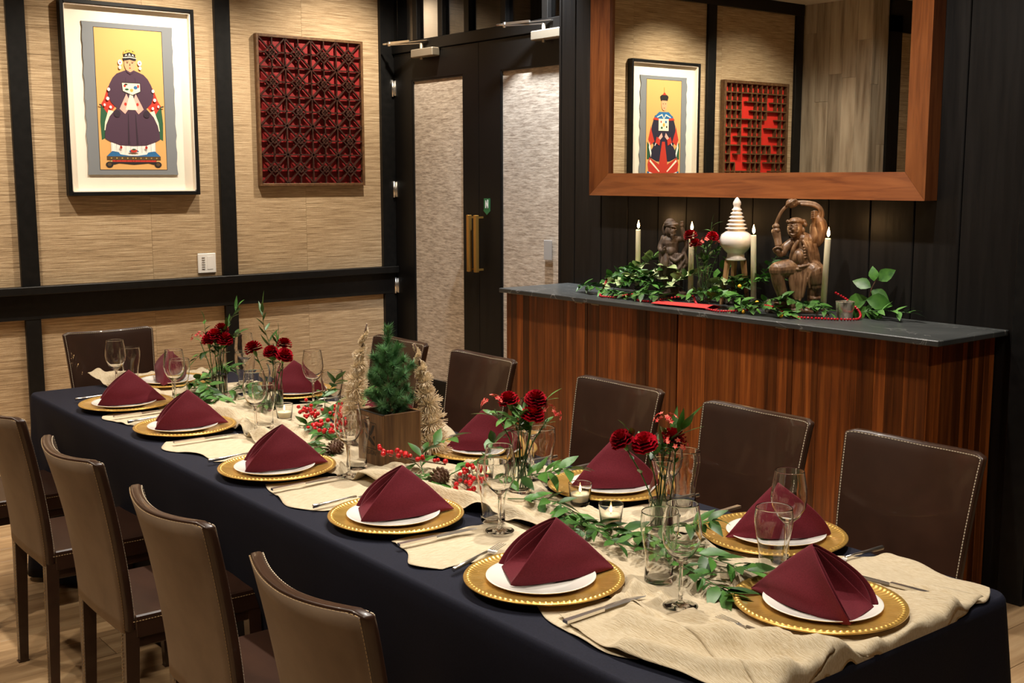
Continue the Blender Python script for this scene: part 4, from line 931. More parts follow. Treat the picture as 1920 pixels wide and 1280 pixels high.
vase(*VA[2], VZ, 'glass bud vase third from the camera, left of the berry sprig', [F('c', -.07, .222, 0), F('c', -.003, .212, .03), F('c', .045, .200, .04), F('c', .035, .235, -.02)],
     [S([(0, .20, 0), (-.03, .30, .0), (-.035, .37, .0)], 7, 't', .75, 'tall upright leafy stem in the third vase'), S([(.0, .19, 0), (.015, .25, 0), (.02, .28, 0)], 7, 't', .6, 'short narrow leaves in the middle of the third vase'), S([(.0, .17, 0), (.0, .19, .03), (.01, .20, .02)], 10, 's', .7, 'dark leaves under the carnations of the third vase')], 3,
     ['dark red carnation at left of the third vase', 'dark red carnation in the middle of the third vase', 'dark red carnation at lower right of the third vase', 'dark red carnation topmost of the third vase'])
vase(*VA[3], VZ, 'glass bud vase farthest from the camera, in front of the black post', [F('c', -.005, .232, .03), F('c', .032, .215, .03), F('c', -.028, .212, .03), F('c', .012, .252, -.01), F('f', -.075, .228, 0)],
     [S([(0, .20, 0), (.04, .27, .0), (.085, .35, .0)], 9, 'ts', .7, 'tall leafy stem leaning right in the farthest vase'), S([(.0, .18, 0), (.05, .215, 0), (.08, .24, 0)], 6, 's', .8, 'short leafy stem at right of the farthest vase'), S([(.0, .18, 0), (-.04, .215, .0), (-.05, .30, .0)], 6, 's', .8, 'leafy stem at left of the farthest vase'), S([(.0, .17, 0), (-.05, .17, .02), (-.09, .135, .02)], 6, 's', .8, 'leafy stem drooping left from the farthest vase')], 4,
     ['big dark red carnation at the front of the farthest vase', 'dark red carnation at right of the farthest vase', 'dark red carnation at left of the farthest vase', 'dark red carnation topmost of the farthest vase', 'coral cluster flower at far left of the farthest vase'])
# garland sprigs on the table
rg = random.Random(11); FZ = TG+.006
GA = 'green ruscus sprigs along the table'
def ts(pts, nl, kinds, lb, s=1.08, sp=1): sprig([(x, y, FZ+z) for x, y, z in pts], int(nl*1.45), kinds, rg, lb, GA, s=s, floor=FZ, droop=-.02, spread=sp)
ts([(-2.30, 1.80, .01), (-2.15, 1.83, .03), (-2.0, 1.80, .02), (-1.86, 1.80, .02)], 26, 'm', 'ruscus sprig running between the second and nearest vases')
ts([(-2.42, 1.80, .02), (-2.30, 1.90, .06), (-2.20, 1.93, .09)], 14, 'm', 'ruscus sprig rising at the foot of the second vase')
ts([(-2.15, 1.85, .01), (-2.02, 1.76, .02), (-1.93, 1.68, .01)], 15, 'ms', 'ruscus sprig trailing toward the front beside the third gauze fold')
ts([(-1.95, 1.83, .01), (-1.78, 1.80, .03), (-1.62, 1.79, .04), (-1.50, 1.81, .03)], 24, 'm', 'long ruscus sprig reaching right past the nearest wine glass')
ts([(-1.86, 1.78, .01), (-1.68, 1.74, .03), (-1.53, 1.72, .02), (-1.44, 1.70, .01)], 22, 'ms', 'ruscus sprig tip lying nearest the near end charger')
ts([(-1.90, 1.86, .02), (-1.74, 1.86, .06), (-1.66, 1.87, .09)], 12, 'm', 'ruscus sprig rising right of the nearest vase')
ts([(-2.05, 1.80, .01), (-1.92, 1.74, .04), (-1.80, 1.72, .03)], 14, 's', 'small leaved sprig behind the nearest tumbler')
ts([(-2.60, 1.74, .02), (-2.68, 1.79, .06), (-2.62, 1.86, .11)], 9, 'm', 'dark glossy leaves beside the pinecones', 1.1)
ts([(-2.70, 1.70, .01), (-2.58, 1.70, .03), (-2.47, 1.72, .02)], 16, 'm', 'leafy sprig lying under the right red berries', .9)
ts([(-2.55, 1.78, .02), (-2.47, 1.84, .08), (-2.44, 1.87, .13)], 8, 'm', 'upright leaves in front of the third sideboard side plate', 1.2)
ts([(-3.42, 1.80, .01), (-3.30, 1.79, .04), (-3.18, 1.76, .03)], 20, 'm', 'leafy sprig lying under the left red berries', 1.1)
ts([(-3.45, 1.86, .02), (-3.36, 1.93, .08), (-3.28, 1.97, .12)], 14, 'm', 'upright dark leaves behind the left red berries', 1.3)
ts([(-3.20, 1.70, .01), (-3.10, 1.68, .02), (-3.02, 1.68, .01)], 14, 's', 'small leaved sprig left of the wooden planter box')
ts([(-3.62, 1.90, .02), (-3.52, 1.95, .09), (-3.48, 1.97, .14)], 10, 'm', 'tall leaves between the third vase and the left berries', 1.2)
ts([(-3.95, 1.82, .02), (-3.84, 1.86, .04), (-3.74, 1.83, .03)], 16, 'm', 'leafy sprig around the foot of the third vase')
ts([(-4.35, 1.76, .01), (-4.22, 1.80, .06), (-4.10, 1.78, .03), (-3.98, 1.76, .02)], 30, 'ml', 'bushy sprig in front of the farthest vase', 1.1)
ts([(-4.40, 1.86, .02), (-4.28, 1.88, .08), (-4.18, 1.90, .10)], 22, 'ml', 'bushy sprig left of the farthest vase', 1.1)
ts([(-4.20, 1.72, .01), (-4.08, 1.70, .02), (-3.97, 1.71, .01)], 18, 'ms', 'low sprig at the front foot of the farthest vase')
ts([(-4.12, 1.84, .02), (-4.0, 1.90, .05), (-3.9, 1.90, .03)], 16, 'm', 'leafy sprig right of the farthest vase')
# berry sprays
def berries(pts, nb, label, seed, R=.0068, sp=.018, m='berry', group='red berry sprays', zmin=None):
    rg = random.Random(seed); base = Vector(pts[0]); P = [Vector(p)-base for p in pts]; t = thing('berry_spray', label, 'berries', base, 0, group)
    MB().tube(P, [.002]*len(P), 6).obj('twig', 'twig', t); me = MB().ball((0, 0, 0), R, 10, 7).mesh('berry', m)
    tw = MB()
    for k in range(nb):
        u = rg.uniform(.1, 1)*(len(P)-1); i = min(int(u), len(P)-2); p = P[i].lerp(P[i+1], u-i); q = p+Vector((rg.gauss(0, 1), rg.gauss(0, 1), abs(rg.gauss(0, 1))))*sp*.7
        q.z = max(q.z, FZ+R-base.z); tw.tube([p, q], .0008, 4); link('berry', me, t, q, scale=rg.uniform(.85, 1.15))
    tw.obj('berry_stalks', 'twig', t)
berries([(-3.45, 1.84, FZ+.06), (-3.32, 1.79, FZ+.05), (-3.18, 1.76, FZ+.03)], 40, 'bright red berry spray left of the left champagne tree', 1, sp=.03)
berries([(-3.36, 1.90, FZ+.07), (-3.22, 1.82, FZ+.05), (-3.10, 1.77, FZ+.04)], 36, 'red berry spray reaching toward the planter box', 2, sp=.03)
berries([(-2.58, 1.80, FZ+.045), (-2.65, 1.74, FZ+.055), (-2.72, 1.68, FZ+.07)], 30, 'red berry spray leaning over the pinecones right of the planter box', 3, sp=.016)
berries([(-2.44, 1.78, FZ+.06), (-2.42, 1.76, FZ+.03), (-2.40, 1.74, FZ+.01)], 24, 'small cluster of red berries left of the second vase', 4, sp=.02)
# pinecones
def pinecone():
    b = MB(); b.ball((0, 0, 0), .017, 10, 8, 0, (1, 1, 1.25))
    for k in range(70):
        z = 1-2*(k+.5)/70; a = k*2.39996; r = sqrt(1-z*z); d = Vector((r*cos(a), r*sin(a), z*.8+.15)).normalized(); p = Vector((r*cos(a)*.017, r*sin(a)*.017, z*.021))
        x = d.cross(Vector((0, 0, 1))).normalized() if abs(d.z) < .97 else Vector((1, 0, 0))
        b.add([p-x*.004, p+x*.004, p+x*.0045+d*.007, p+d*.010, p-x*.0045+d*.007], [(0, 1, 2, 4)], 0); b.add([p+x*.0045+d*.007, p+d*.0105, p-x*.0045+d*.007], [(0, 1, 2)], 1)
    return b.mesh('pinecone', ['cone', 'conetip'], fix=False)
pc = pinecone()
for x, y, s, lb in ((-2.52, 1.735, 1.15, 'frosted brown pinecone in front of the right berry spray'), (-2.47, 1.775, .95, 'smaller brown pinecone beside the third sideboard side plate'), (-3.02, 1.70, 1.0, 'brown pinecone left of the wooden planter box')):
    tag(link('pinecone', pc, None, (x, y, FZ+.026*s), (1.2, .3, s*3), s), lb, 'pinecone', 'pinecones on the table')
# bottle brush trees
def brush_tree(x, y, h, r0, label, seed, lean):
    rg = random.Random(seed); t = thing('bottle_brush_tree', label, 'tree', (x, y, FZ), 0, 'champagne bottle brush trees')
    pts = [(lean[0]*(k/12)**2, lean[1]*(k/12)**2, .004+(h-.006)*k/12) for k in range(13)]; MB().tube(pts, .003, 6).obj('wire_trunk', 'twig', t)
    b = MB(); N = 470; turns = 9.5
    for k in range(N):
        u = 1-(1-k/N)**1.0; R = r0*(1-u)**.85; a = 2*pi*turns*(1-(1-u)**1.25); z = .020+(h-.026)*u; fl_ = .5+.5*sin(2*pi*4.6*u+.6*cos(a))
        c = Vector((lean[0]*u*u+R*.34*cos(a), lean[1]*u*u+R*.34*sin(a), z)); tn = Vector((-sin(a), cos(a), .12)); o1 = Vector((cos(a), sin(a), 0)); o2 = tn.cross(o1).normalized()
        L = (.013+R*.58)*(.66+.44*fl_*min(1, 2-2*u))
        for q in range(8):
            th = rg.uniform(-2.4, 2.4); d = (o1*cos(th)+o2*sin(th)+tn*rg.uniform(-.35, .35)).normalized(); e = c+d*L*rg.uniform(.8, 1.05)*(1 if abs(th) < 1.7 else .5); e.z = max(e.z, .003)
            s_ = d.orthogonal().normalized()*.00095; v = d.cross(s_).normalized()*.00095
            b.add([c-s_, c+s_, e+s_, e-s_], [(0, 1, 2, 3)]); b.add([c-v, c+v, e+v, e-v], [(0, 1, 2, 3)])
    o = b.obj('bristles', 'bristle', t, fix=False); o['kind'] = 'stuff'
    MB().lathe([(0, 0), (.022, 0), (.022, .008), (.004, .012), (0, .012)], 16).obj('base', 'twig', t)
brush_tree(-2.845, 1.935, .345, .058, 'champagne bottle brush tree right of the green pine', 1, (-.03, -.04))
brush_tree(-3.125, 1.825, .385, .055, 'champagne bottle brush tree left of the green pine', 2, (.03, .04))
# pine in a wooden box
pb = thing('wooden_planter_box', 'square brown wooden planter box with burnt black print', 'planter', (-2.874, 1.803, FZ-.001), 0)
bx = .067; hb = .155
for i, (p, q, r, s_) in enumerate(((-bx, bx, -bx, -bx+.008), (-bx, bx, bx-.008, bx), (-bx, -bx+.008, -bx+.008, bx-.008), (bx-.008, bx, -bx+.008, bx-.008))): MB().box(p, q, r, s_, 0, hb, bev=.001).obj('side_board', 'boxwood', pb)
MB().box(-bx+.008, bx-.008, -bx+.008, bx-.008, 0, .008).obj('bottom_board', 'boxwood', pb)
MB().box(-bx+.009, bx-.009, -bx+.009, bx-.009, .09, .130).obj('filling', 'soil', pb)
MB().box(-bx-.0004, bx+.0004, -bx-.0004, -bx+.0085, hb, hb+.0012).obj('dark_rim', 'ink', pb)
pr_ = MB(); yy = -bx-.0006
def q2(pts): pr_.add([(u, yy, v) for u, v in pts], [tuple(range(len(pts)))])
q2([(-.038, .048), (.034, .048), (.034, .050), (-.038, .050)]); q2([(-.038, .125), (.034, .125), (.034, .127), (-.038, .127)]); q2([(-.038, .05), (-.036, .05), (-.036, .125), (-.038, .125)]); q2([(.032, .05), (.034, .05), (.034, .125), (.032, .125)])
q2([(-.03, .122), (-.012, .122), (.002, .098), (.012, .118), (.028, .121), (.014, .096), (.0, .084), (-.016, .098)]); q2([(-.026, .092), (-.01, .09), (.026, .066), (.026, .058), (.01, .062), (-.018, .078)]); q2([(.014, .084), (.026, .090), (.026, .074)])
q2([(-.032, .056), (-.018, .056), (-.024, .070)])
tcu = bpy.data.curves.new('box_lettering', 'FONT'); tcu.body = 'DESIGN'; tcu.size = .0195; tcu.align_x = 'CENTER'; tmp = bpy.data.objects.new('t', tcu); COL.objects.link(tmp)
dg = bpy.context.evaluated_depsgraph_get(); tme = bpy.data.meshes.new_from_object(tmp.evaluated_get(dg)); bpy.data.objects.remove(tmp); tme.materials.clear(); tme.materials.append(M['ink'])
pr_.obj('burnt_emblem', 'ink', pb, fix=False); link('burnt_lettering', tme, pb, (-.002, yy-.0002, .030), (pi/2, 0, 0))
rim_ = MB()
pn = thing('pine_sapling', 'bushy green artificial pine standing in the wooden box', 'tree', (-2.874, 1.803, FZ+.129))
MB().tube([(0, 0, 0), (0, 0, .18)], .004, 6).obj('trunk', 'twig', pn)
rg = random.Random(8); nb = MB(); br = MB()
brs = [((0, 0, .10), (0, .0, .270), 1)]
for k in range(25):
    a = k*2.4+.5; z = -.01+.0068*k; rr = (.075 if k < 17 else .05)*rg.uniform(.75, 1.05); brs.append(((0, 0, z), (cos(a)*rr, sin(a)*rr*.95, z+.040+.030*rg.random()), 0))
for (a, b, big) in brs:
    a = Vector(a); b = Vector(b); br.tube([a, b], .002, 5)
    n = 520 if big else 300
    for i in range(n):
        u = rg.uniform(.25, 1); p = a.lerp(b, u); d = (b-a).normalized(); o1 = Vector((rg.gauss(0, 1), rg.gauss(0, 1), rg.gauss(0, 1))); o1 = (o1-d*o1.dot(d)).normalized()
        dd = (o1+d*rg.uniform(.3, 1.4)).normalized(); L_ = rg.uniform(.020, .032); e = p+dd*L_; s_ = dd.orthogonal().normalized()*.0011
        nb.add([p-s_, p+s_, e], [(0, 1, 2)]); s2 = dd.cross(s_).normalized()*.0008; nb.add([p-s2, p+s2, e], [(0, 1, 2)])
br.obj('branches', 'twig', pn, fix=False); o = nb.obj('needles', 'needle', pn, fix=False); o['kind'] = 'stuff'
# votives on table
vot_o = [(0, 0), (.024, 0), (.0265, .0015), (.028, .005), (.0332, .0585), (.0334, .0600), (.0329, .0605), (.0324, .0600), (.0322, .0585), (.0268, .009), (.025, .0072), (.020, .007), (0, .007)]
vot_me = MB().lathe(vot_o, 32).mesh('votive_cup', 'glass'); votm_me = MB().lathe(vot_o, 32).mesh('votive_cup', 'mercury')
wax_me = MB().lathe([(0, .0085), (.0225, .0085), (.0255, .011), (.0272, .028), (.0272, .0295), (.006, .029), (0, .0285)], 24).mesh('wax', 'candle')
flm = MB().lathe([(0, 0), (.0022, .002), (.0036, .006), (.003, .011), (.0012, .017), (0, .021)], 12).mesh('flame', 'teaflame')
wk = MB().tube([(0, 0, 0), (0, 0, .007)], .0008, 6).mesh('wick', 'wick')
def votive(x, y, z, label, merc=False, lit=True, s=1):
    t = thing('votive_candle', label, 'candle', (x, y, z), 0, 'votive candles in small glasses'); t.scale = (s*.92, s*.92, s*.92)
    link('glass_cup', votm_me if merc else vot_me, t); wx = link('wax', wax_me, t)
    if lit: w_ = link('wick', wk, wx, (0, 0, .0285)); link('flame', flm, t, (0, 0, .034))
votive(-3.60, 1.83, TG+.007, 'lit votive candle in a clear cup at the foot of the third vase')
votive(-3.03, 1.86, TG+.007, 'lit votive candle in a glass cup left of the planter box')
votive(-2.50, 1.865, TG+.007, 'lit votive candle between the right berries and the second vase')
votive(-2.17, 1.935, TG+.007, 'lit votive candle in front of the second sideboard side plate')
votive(-1.985, 1.87, TG+.007, 'lit votive candle left of the nearest vase')
# ================================================================== SIDEBOARD DECOR
def cyl_candle(x, y, ztop, label, tilt=0, r=.0125):
    z0 = CT+.022; t = thing('taper_candle', label, 'candle', (x, y, z0), 0, 'tall cream taper candles'); h = ztop-z0
    MB().lathe([(0, 0), (r, 0), (r*.97, h-.006), (r*.88, h-.001), (r*.3, h-.003), (0, h-.003)], 24).obj('wax', 'candle', t)
    MB().tube([(0, 0, h-.004), (.0008, 0, h+.004), (.002, 0, h+.008)], .001, 6).obj('wick', 'wick', t)
    MB().lathe([(0, 0), (.0040, .004), (.0066, .012), (.0058, .021), (.0026, .032), (0, .042)], 14, c=(.001, 0, h+.004)).obj('flame', 'flame', t)
    t.rotation_euler = (0, tilt, 0)
    hd = thing('candle_holder', 'small glass holder under the '+label[4:], 'candle holder', (x, y, CT+.0002), 0, 'glass taper holders')
    MB().lathe([(0, 0), (.026, 0), (.028, .004), (.020, .012), (.017, .020), (.019, .032), (.0215, .040), (.0205, .0405), (.0150, .032), (.0145, .0215), (0, .0212)], 28).obj('glass_body', 'glass', hd)
    l = bpy.data.lights.new('candle_glow', 'POINT'); l.energy = .35; l.color = (1, .55, .22); l.shadow_soft_size = .012; o = bpy.data.objects.new('candle_glow', l); COL.objects.link(o); o.location = (x+.03*0, y, ztop+.06)
cyl_candle(-4.094, 4.02, 1.354, 'lit cream taper candle farthest left on the sideboard')
cyl_candle(-3.675, 3.95, 1.361, 'lit cream taper candle between the dark statue and the red flowers')
cyl_candle(-3.318, 3.97, 1.358, 'lit cream taper candle right of the white pagoda', -.035)
cyl_candle(-2.950, 3.97, 1.360, 'lit cream taper candle farthest right, right of the brown statue', .04)
votive(-2.842, 3.97, CT+.0002, 'silvery mercury glass votive at the right end of the sideboard', True, False, 1.25)
votive(-3.50, 4.02, CT+.0002, 'silvery mercury glass votive behind the sideboard vase', True, False, 1.2)
votive(-3.165, 3.90, CT+.0002, 'silvery mercury glass votive in the leaves at the foot of the brown statue', True, False, 1.0)
# white ceramic pagoda on three legs
pg = thing('ceramic_pagoda', 'white glazed ringed pagoda ornament on three wooden legs', 'ornament', (-3.470, 4.02, CT+.0002))
prof = [(0, .200), (.050, .200), (.052, .206), (.044, .214), (.043, .232), (.060, .246), (.078, .270), (.082, .292), (.074, .315), (.055, .328), (.044, .333)]
for k in range(6):
    r = .056-.0062*k; z = .338+.0165*k; prof += [(r*.78, z), (r, z+.004), (r*.98, z+.007), (r*.70, z+.0125)]
prof += [(.016, .442), (.0205, .450), (.019, .460), (.010, .474), (.003, .481), (0, .482)]
MB().lathe([(r_*.9, z_) for r_, z_ in prof], 40).obj('pagoda_body', 'ceramic', pg)
for k in range(3):
    a = .9+pi+.5*pi*(1-k) if k != 1 else .9; a = (.9, .9+pi, .9+pi/2)[k]; a -= .02; MB().beam((.034*cos(a), .034*sin(a), .202), (.060*cos(a), .060*sin(a), .0), .020, .020, w2=.011, h2=.011).obj('leg', 'legwood', pg)
# carved statues: blobs fused by voxel remesh
def smooth_path(P, R):
    P = [Vector(p) for p in P]; R = list(R) if isinstance(R, (list, tuple)) else [R]*len(P)
    if len(P) == 2: return P, R
    Q = []; S_ = []
    for i in range(len(P)-1):
        a, b, c, d = P[max(i-1, 0)], P[i], P[i+1], P[min(i+2, len(P)-1)]
        for k in range(6): u = k/6; Q.append(.5*((2*b)+(c-a)*u+(2*a-5*b+4*c-d)*u*u+(3*b-a-3*c+d)*u**3)); S_.append(R[i]*(1-u)+R[i+1]*u)
    return Q+[P[-1]], S_+[R[-1]]
def carve(parts, name, matn, label, loc, vox, scale=1, sm=4, rz=0):
    b = MB()
    for p in parts:
        if p[0] == 's': _, c, r, s_ = p; b.ball(c, r, 20, 14, 0, s_)
        elif p[0] == 't': _, pts, rr = p; pts, rr = smooth_path(pts, rr); b.tube(pts, rr, 18); [b.ball(q, (rr[i] if isinstance(rr, (list, tuple)) else rr)*.99, 12, 8) for i, q in ((0, pts[0]), (len(pts)-1, pts[-1]))]
        elif p[0] == 'b': b.box(*p[1])
    me = b.mesh('tmp', matn, fix=False); o = bpy.data.objects.new('tmp', me); COL.objects.link(o)
    m = o.modifiers.new('r', 'REMESH'); m.mode = 'VOXEL'; m.voxel_size = vox; m.use_smooth_shade = True
    m2 = o.modifiers.new('s', 'SMOOTH'); m2.factor = .5; m2.iterations = sm
    dg = bpy.context.evaluated_depsgraph_get(); nm = bpy.data.meshes.new_from_object(o.evaluated_get(dg)); bpy.data.objects.remove(o)
    nm.materials.clear(); nm.materials.append(M[matn])
    for p in nm.polygons: p.use_smooth = True; p.material_index = 0
    r = link(name, nm, None, loc); r.scale = (scale,)*3; r.rotation_euler = (0, 0, rz); return tag(r, label, 'statue')
# figure coordinates: x = image right, y = away from camera, z up, metres; rz turns x to the image-right direction
RZ = atan2(.62, .85)*.8
def brown_statue():
    P = []
    S_ = lambda x, y, z, r, s=(1, 1, 1): P.append(('s', (x, y, z), r, s)); T_ = lambda pts, r: P.append(('t', pts, r))
    # rock base
    S_(-.03, 0, .012, .060, (1.5, 1, .5)); S_(.05, 0, .010, .055, (1.3, 1, .45)); S_(-.085, -.01, .03, .030, (1.3, 1, .8)); S_(-.03, -.03, .035, .03)
    # legs: bent left (image) knee out, right thigh heavy
    T_([(.0, 0, .185), (-.045, -.03, .195), (-.095, -.05, .190)], [.045, .042, .036]); T_([(-.095, -.05, .190), (-.085, -.045, .13), (-.06, -.035, .055)], [.034, .028, .020]); S_(-.072, -.055, .045, .021, (1.6, 1.2, .6))
    T_([(.03, 0, .195), (.065, -.02, .175), (.076, -.02, .130)], [.052, .052, .042]); T_([(.076, -.02, .135), (.068, -.014, .095), (.060, -.005, .03)], [.040, .032, .020]); T_([(.060, -.062, .20), (.040, -.066, .16), (.044, -.058, .115)], .005); T_([(.085, -.060, .20), (.080, -.060, .15), (.072, -.052, .11)], .005); S_(.060, -.025, .022, .022, (1.5, 1.4, .6)); T_([(.045, -.03, .07), (.07, -.045, .066), (.095, -.03, .07)], .008)
    # hanging skirt cloth with folds
    for k, dx in enumerate((-.030, -.016, -.002, .012, .026)): T_([(dx, -.045, .205), (dx*1.1-.004, -.058, .14), (dx*.65-.002, -.060, .075-.012*(2-abs(k-2)))], [.011, .010, .006])
    T_([(-.040, -.040, .20), (-.030, -.055, .13), (-.004, -.063, .048), (.022, -.055, .12), (.040, -.045, .19)], .0055)
    # torso, belly, vest
    S_(.015, .0, .225, .058, (1.05, .85, .8)); S_(-.006, -.030, .244, .040, (1.0, .8, 1)); T_([(.018, .005, .22), (.020, .005, .27), (.014, .0, .315)], [.056, .054, .040]); T_([(.050, .0, .30), (.062, .0, .25), (.070, .0, .218)], [.022, .026, .022]); T_([(.020, -.045, .31), (.036, -.050, .26), (.046, -.046, .225)], .006); T_([(.075, -.02, .222), (.040, -.05, .214), (.0, -.062, .205)], .006)
    for s in (-1, 1): T_([(s*.012+.0, -.045, .315), (s*.030, -.050, .28), (s*.038, -.040, .235), (s*.052, -.02, .205)], [.008, .009, .008, .007])
    T_([(-.045, -.03, .208), (-.005, -.058, .194), (.045, -.03, .208)], .0075); T_([(-.045, -.025, .200), (-.005, -.05, .184), (.045, -.025, .198)], .007)
    for k in range(5): S_(.022-.002*k, -.052, .245+.012*k, .006)
    # head turned left
    S_(-.024, -.020, .368, .036, (.92, 1, 1.12)); S_(-.030, -.030, .350, .021, (1.05, .9, .8)); T_([(.0, 0, .31), (-.012, -.008, .34)], .024)
    S_(-.033, -.054, .366, .0052, (1, 1.2, 1.1)); S_(-.016, -.049, .357, .0070); S_(-.046, -.046, .357, .0062); T_([(-.046, -.045, .348), (-.033, -.051, .343), (-.018, -.048, .349)], .0028); T_([(-.040, -.046, .338), (-.031, -.048, .336), (-.022, -.046, .339)], .0028)
    for dx in (-.046, -.020): T_([(dx-.008, -.047, .374), (dx, -.052, .376), (dx+.008, -.049, .374)], .0024); T_([(dx-.009, -.048, .385), (dx, -.051, .388), (dx+.009, -.048, .384)], .0030)
    T_([(-.054, -.025, .395), (-.030, -.048, .402), (.0, -.030, .400), (.012, .005, .395)], .0065); S_(-.020, -.012, .402, .030, (1, 1, .55)); S_(-.056, -.030, .401, .007); S_(.012, -.004, .396, .014); S_(.020, -.010, .386, .010)
    S_(.012, -.022, .362, .0095, (.7, 1, 1.5)); T_([(.014, -.022, .35), (.028, -.022, .33), (.042, -.02, .322)], .007)
    # image-left arm down to hand
    T_([(-.035, 0, .305), (-.062, -.01, .285), (-.072, -.02, .262)], [.022, .020, .016]); T_([(-.072, -.02, .262), (-.085, -.035, .258), (-.094, -.04, .268)], .013); S_(-.096, -.042, .272, .017, (1.1, 1, .8))
    for k in range(5): a = .5+k*.55; T_([(-.096, -.045, .272), (-.096-.020*cos(a), -.052, .272+.016*sin(a)-.002), (-.094-.014*cos(a), -.058, .284+.006*sin(a))], .0046)
    # raised arm on image right with hand gripping scarf
    T_([(.035, 0, .305), (.060, .0, .335), (.058, .0, .375)], [.026, .024, .019]); T_([(.058, 0, .375), (.060, -.01, .405), (.058, -.012, .425)], [.018, .014, .012]); S_(.058, -.014, .432, .015)
    for k in range(4): T_([(.070, -.014, .442-.009*k), (.056, -.028, .444-.009*k), (.045, -.020, .440-.009*k)], .0046)
    T_([(.064, -.01, .425), (.080, -.01, .400), (.090, -.008, .365), (.088, -.008, .325), (.078, -.006, .300)], [.013, .024, .024, .018, .012]); T_([(.098, -.01, .40), (.105, -.01, .37), (.095, -.01, .335)], .010)
    # looped scarf over head
    T_([(.080, -.01, .40), (.090, -.01, .425), (.082, -.012, .455), (.055, -.012, .475), (.010, -.012, .482), (-.030, -.012, .480)], .0095); T_([(.078, -.02, .41), (.078, -.022, .448), (.050, -.022, .468), (.0, -.022, .474)], .0055)
    S_(-.042, -.012, .478, .020, (1.2, 1, 1)); T_([(-.062, -.02, .470), (-.045, -.03, .482), (-.025, -.02, .492), (-.020, -.01, .472), (-.045, -.01, .462)], .006)
    T_([(-.058, -.012, .468), (-.080, -.012, .445), (-.097, -.012, .410), (-.104, -.012, .385)], .0075); S_(-.104, -.014, .378, .016, (1, 1, .8)); S_(-.102, -.016, .360, .017, (1, 1, .8))
    T_([(-.108, -.016, .355), (-.100, -.02, .325), (-.094, -.03, .295)], [.016, .013, .013]); T_([(-.090, -.02, .350), (-.086, -.025, .32), (-.082, -.03, .30)], .007)
    return carve(P, 'wooden_statue', 'woodstat', 'glossy brown carved wooden statue of a kneeling figure with scarf looped overhead', (-3.095, 3.99, CT), .0018, .965, 2, .72)
brown_statue()
def dark_statue():
    P = []
    S_ = lambda x, y, z, r, s=(1, 1, 1): P.append(('s', (x, y, z), r, s)); T_ = lambda pts, r: P.append(('t', pts, r))
    S_(0, 0, .02, .06, (1.1, .8, .4)); T_([(0, 0, .03), (0, 0, .10)], [.046, .040]); T_([(-.022, 0, .05), (-.024, 0, .17)], [.022, .028]); T_([(.024, 0, .05), (.024, 0, .17)], [.022, .034])
    T_([(-.012, 0, .17), (-.010, 0, .21), (-.012, 0, .248)], [.042, .034, .038]); S_(-.010, -.016, .212, .028)
    for k in range(8): dx = -.048+k*.013; T_([(dx*.8, -.030, .200), (dx, -.042, .14), (dx*1.05, -.038, .098+.006*(k % 3))], [.006, .008, .006])
    T_([(-.030, -.034, .200), (-.026, -.046, .165), (-.030, -.046, .120)], [.010, .014, .012]); T_([(-.040, -.03, .146), (-.01, -.05, .148)], .005)
    T_([(-.004, -.040, .182), (.020, -.052, .172), (.046, -.035, .195)], .008); T_([(.0, -.045, .16), (.028, -.052, .135), (.056, -.030, .175)], .0065); T_([(.0, -.045, .135), (.030, -.052, .112), (.058, -.03, .15)], .0065); T_([(.05, -.02, .20), (.058, -.02, .16), (.056, -.02, .13)], [.012, .016, .010])
    S_(-.010, -.012, .303, .027, (.92, 1, 1.12)); S_(.002, -.036, .298, .012, (1, 1, 1.2)); S_(.006, -.042, .304, .0055, (1, 1, 1.4)); S_(.014, -.030, .309, .0045); S_(-.006, -.038, .311, .0045); T_([(-.008, -.040, .290), (.004, -.045, .287), (.014, -.036, .290)], .0026); T_([(.0, -.04, .282), (.0, -.042, .268)], [.009, .005])
    T_([(-.010, -.038, .319), (.0, -.042, .321), (.014, -.034, .318)], .003)
    T_([(-.036, -.01, .326), (-.010, -.036, .327), (.020, -.026, .332)], .0065); S_(-.012, -.008, .334, .027, (1.08, 1, .55)); S_(-.014, -.008, .342, .021, (1, 1, .75)); T_([(-.036, 0, .33), (-.042, 0, .31), (-.038, 0, .288)], .007)
    T_([(-.038, 0, .262), (-.052, -.004, .240), (-.056, -.012, .222)], [.016, .013, .012]); T_([(-.056, -.012, .222), (-.048, -.032, .214), (-.036, -.042, .214)], .010); S_(-.034, -.044, .220, .010); T_([(-.038, -.05, .226), (-.030, -.052, .232), (-.026, -.048, .222)], .0035)
    T_([(-.044, .012, .27), (-.052, .016, .21), (-.048, .012, .13)], .012)
    T_([(.010, 0, .262), (.030, -.004, .264), (.048, -.010, .268)], [.018, .014, .012]); T_([(.048, -.01, .266), (.046, -.012, .292), (.040, -.014, .318)], [.0125, .0105, .008]); S_(.039, -.015, .328, .0095, (1, 1, 1.2)); T_([(.034, -.018, .330), (.036, -.022, .342)], .004); T_([(.044, -.016, .332), (.043, -.018, .343)], .004)
    T_([(.052, 0, .262), (.060, 0, .235), (.050, 0, .205)], [.007, .010, .012])
    return carve(P, 'wooden_statue', 'darkstat', 'weathered dark wooden statue of a standing bearded figure raising one hand', (-3.84, 4.0, CT), .0018, 1.06, 2, .68)
dark_statue()
